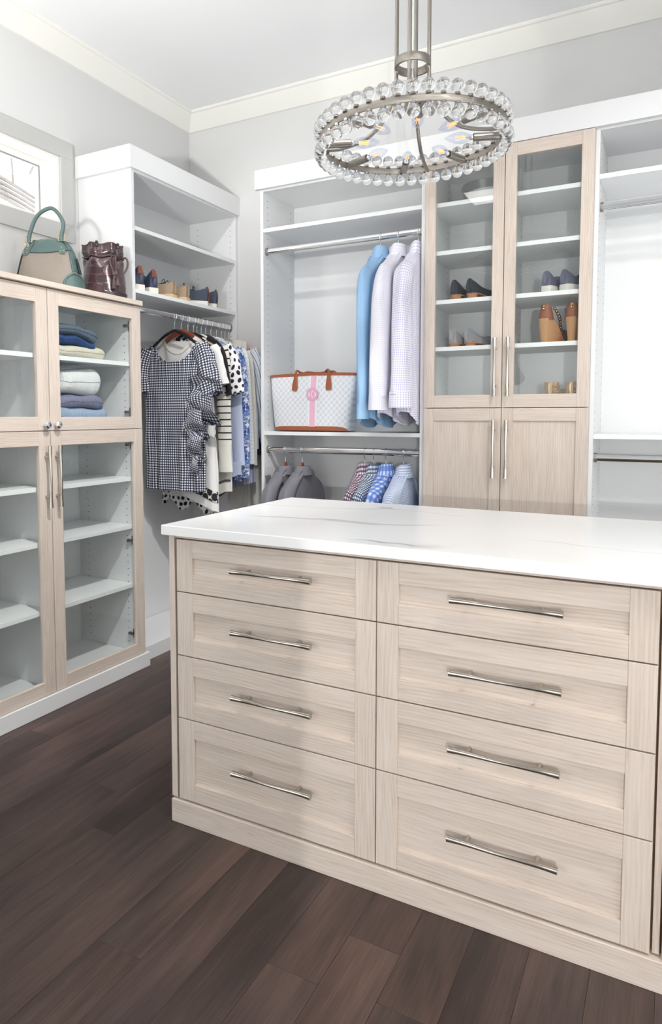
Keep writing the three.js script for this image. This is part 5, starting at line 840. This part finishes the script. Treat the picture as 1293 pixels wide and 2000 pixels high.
    loc(t, 'ankle_cuff', grid((a, b) => { const th = lerp(-1.1, Math.PI + 1.1, a) + Math.PI, r = 0.026 + 0.004 * b + 0.002 * Math.sin(a * 30); return [Math.cos(th) * r, 0.008 + b * 0.064 + 0.0025 * Math.sin(a * 22), 0.02 + Math.sin(th) * r * 0.9]; }, 40, 10), bronze);
    loc(t, 'zip', box(-0.0032, 0.0032, 0.012, 0.07, -0.0085, -0.0065, 'y', 0.0008), goldM); loc(t, 'zip_pull', box(-0.0045, 0.0045, 0.034, 0.062, -0.0115, -0.0092, 'y', 0.001), goldM);
    const g = []; const r = rng(Math.round(x * 1000)); for (let k = 0; k < 16; k++) { const a = (k % 8) / 8 * 2.2 - 1.1, row = Math.floor(k / 8); g.push(sph(V(-0.012 - 0.016 * Math.cos(a) * 1.1 + 0.002 * r(), 0.03 + row * 0.022 + 0.004 * r(), 0.018 + 0.026 * Math.sin(a)), 0.0062, 8, 6)); } loc(t, 'ornaments', merge(g), bronze);
    loc(t, 'toe_strap', sweep([V(-0.032, 0.008, 0.13), V(-0.02, 0.035, 0.13), V(0.02, 0.035, 0.13), V(0.032, 0.008, 0.13)], () => [0.012, 0.002], { n: 20, m: 10 }), bronze);
  }
}

// ---------- folded knitwear behind the upper right glass door ----------
{
  const knit = (c) => phy({ color: c, roughness: 0.95, bumpMap: knitBump, bumpScale: 0.0016, side: THREE.DoubleSide, sheen: 0.3, sheenRoughness: 0.6 });
  const fold = (label, pos, c, { w, d, h, droop = 0, tilt = 0, seed, layers = 2, rest = false }) => {
    const t = thing('folded_sweater', label, 'sweater', pos); const r = rng(seed), p = [r() * 6, r() * 6, r() * 6];
    // lying slab: width along Z (towards the viewer's left is +Z), depth along X, rounded front fold
    const f = (th, ph) => { const cx = Math.cos(ph), sx = Math.sin(ph); const x = spow(Math.cos(th) * 1, 0.32) * spow(sx, 0.35), z = spow(cx, 0.3), y = spow(Math.sin(th), 0.8) * spow(sx, 0.4); const u = z * 0.5; const sag = -droop * sstep(0.0, 1, -z) + tilt * z; return [x * d / 2, Math.max((rest ? 0.0004 : -1) + 0.0002 * (1 + y), h / 2 + y * h / 2 * (1 + 0.10 * Math.sin(z * 3 + p[0])) + (sag + 0.004 * Math.sin(z * 7 + p[1]) * (y > -0.5 ? 1 : 0)) * (y > -0.9 ? 1 : 0.9)), z * w / 2 + 0.004 * Math.sin(y * 3 + p[2]), z * w / 2, x * d / 2 + y * h]; };
    loc(t, 'folded_body', grid((a, b) => f(a * 6.2831853, 0.02 + b * (Math.PI - 0.04)), 64, 56, true), knit(c));
    for (let k = 1; k < layers; k++) { const pts = []; for (let i = 0; i <= 20; i++) { const z = -0.94 + 1.88 * i / 20, yk = h * (k / layers), q = f(Math.asin(clamp(2 * k / layers - 1, -0.9, 0.9)), Math.acos(z * 0.97)); pts.push(V(q[0] + 0.0006, q[1], q[2])); void yk; } loc(t, 'fold_edge', sweep(pts, () => [0.0022, 0.0016], { n: 40, m: 6, ref: V(0, 1, 0) }), knit(c.clone().multiplyScalar(0.9))); }
    return t;
  };
  const y0 = 1.4602, x = 0.215;
  fold('cream ribbed sweater at the bottom of the upper stack behind glass', V(x, y0, 1.168), rgb(218, 212, 194), { w: 0.285, d: 0.25, h: 0.056, seed: 1, droop: 0.006, rest: true });
  fold('royal blue sweater in the middle of the upper stack behind glass', V(x, y0 + 0.0525, 1.205), rgb(40, 70, 122), { w: 0.26, d: 0.24, h: 0.046, seed: 2, droop: 0.030, layers: 2 });
  fold('slate grey sweater on top of the upper stack behind glass', V(x, y0 + 0.094, 1.20), rgb(100, 112, 128), { w: 0.27, d: 0.24, h: 0.052, seed: 3, droop: 0.026 });
  const y1 = 1.1602;
  fold('pale blue sweater at the bottom of the lower stack behind glass', V(x, y1, 1.17), rgb(152, 170, 194), { w: 0.31, d: 0.25, h: 0.088, seed: 4, layers: 2, rest: true });
  fold('grey violet sweater in the middle of the lower stack behind glass', V(x, y1 + 0.083, 1.17), rgb(128, 128, 152), { w: 0.27, d: 0.24, h: 0.062, seed: 5, tilt: -0.008, droop: 0.012 });
  fold('white cable knit sweater on top of the lower stack behind glass', V(x, y1 + 0.142, 1.172), rgb(232, 232, 232), { w: 0.235, d: 0.24, h: 0.112, seed: 6, layers: 2 });
}

// ---------- bare tree outside the transom window ----------
{
  const t = thing('bare_tree', 'bare grey tree with a thick leaning limb outside the transom window', 'tree', V(-3.2, 0, -1.4));
  const bark = std({ color: rgb(176, 168, 164), roughness: 0.95, bumpMap: noiseBump, bumpScale: 0.02 });
  const r = rng(33), tr = [V(0.2, 0, 1.6), V(0.1, 1.6, 1.3), V(0, 2.9, 0.9)];
  loc(t, 'trunk', sweep(tr, (k) => [lerp(0.2, 0.15, k), lerp(0.2, 0.15, k)], { n: 24, m: 16, ref: V(1, 0, 0), wob: (k, a) => 1 + 0.06 * Math.sin(a * 5 + k * 9) }), bark);
  for (let k = 0; k < 5; k++) loc(t, 'limb', sweep([V(0, 3.35 + 0.06 * k, 1.5), V(0.02 * k, 3.36 + 0.05 * k, 0.7), V(0, 3.32 + 0.045 * k, 0.2), V(-0.1, 3.22 + 0.05 * k, -0.4)], (q) => [lerp(0.032, 0.012, q), lerp(0.03, 0.012, q)], { n: 30, m: 10, ref: V(1, 0, 0), wob: (q, a) => 1 + 0.15 * Math.sin(a * 3 + q * 20 + k) }), bark);
  for (let k = 0; k < 10; k++) { const z = -0.3 + 0.2 * k, y = 3.4 + 0.3 * r(); loc(t, 'twig', sweep([V(0, y, z), V(0.05, y + 0.3, z + 0.25 * (r() - 0.5)), V(0.1 * r(), y + 0.7 + 0.3 * r(), z + 0.8 * (r() - 0.5))], (q) => [lerp(0.012, 0.003, q), lerp(0.012, 0.003, q)], { n: 16, m: 8, ref: V(1, 0, 0) }), bark); }
}

renderer.render(scene, camera);
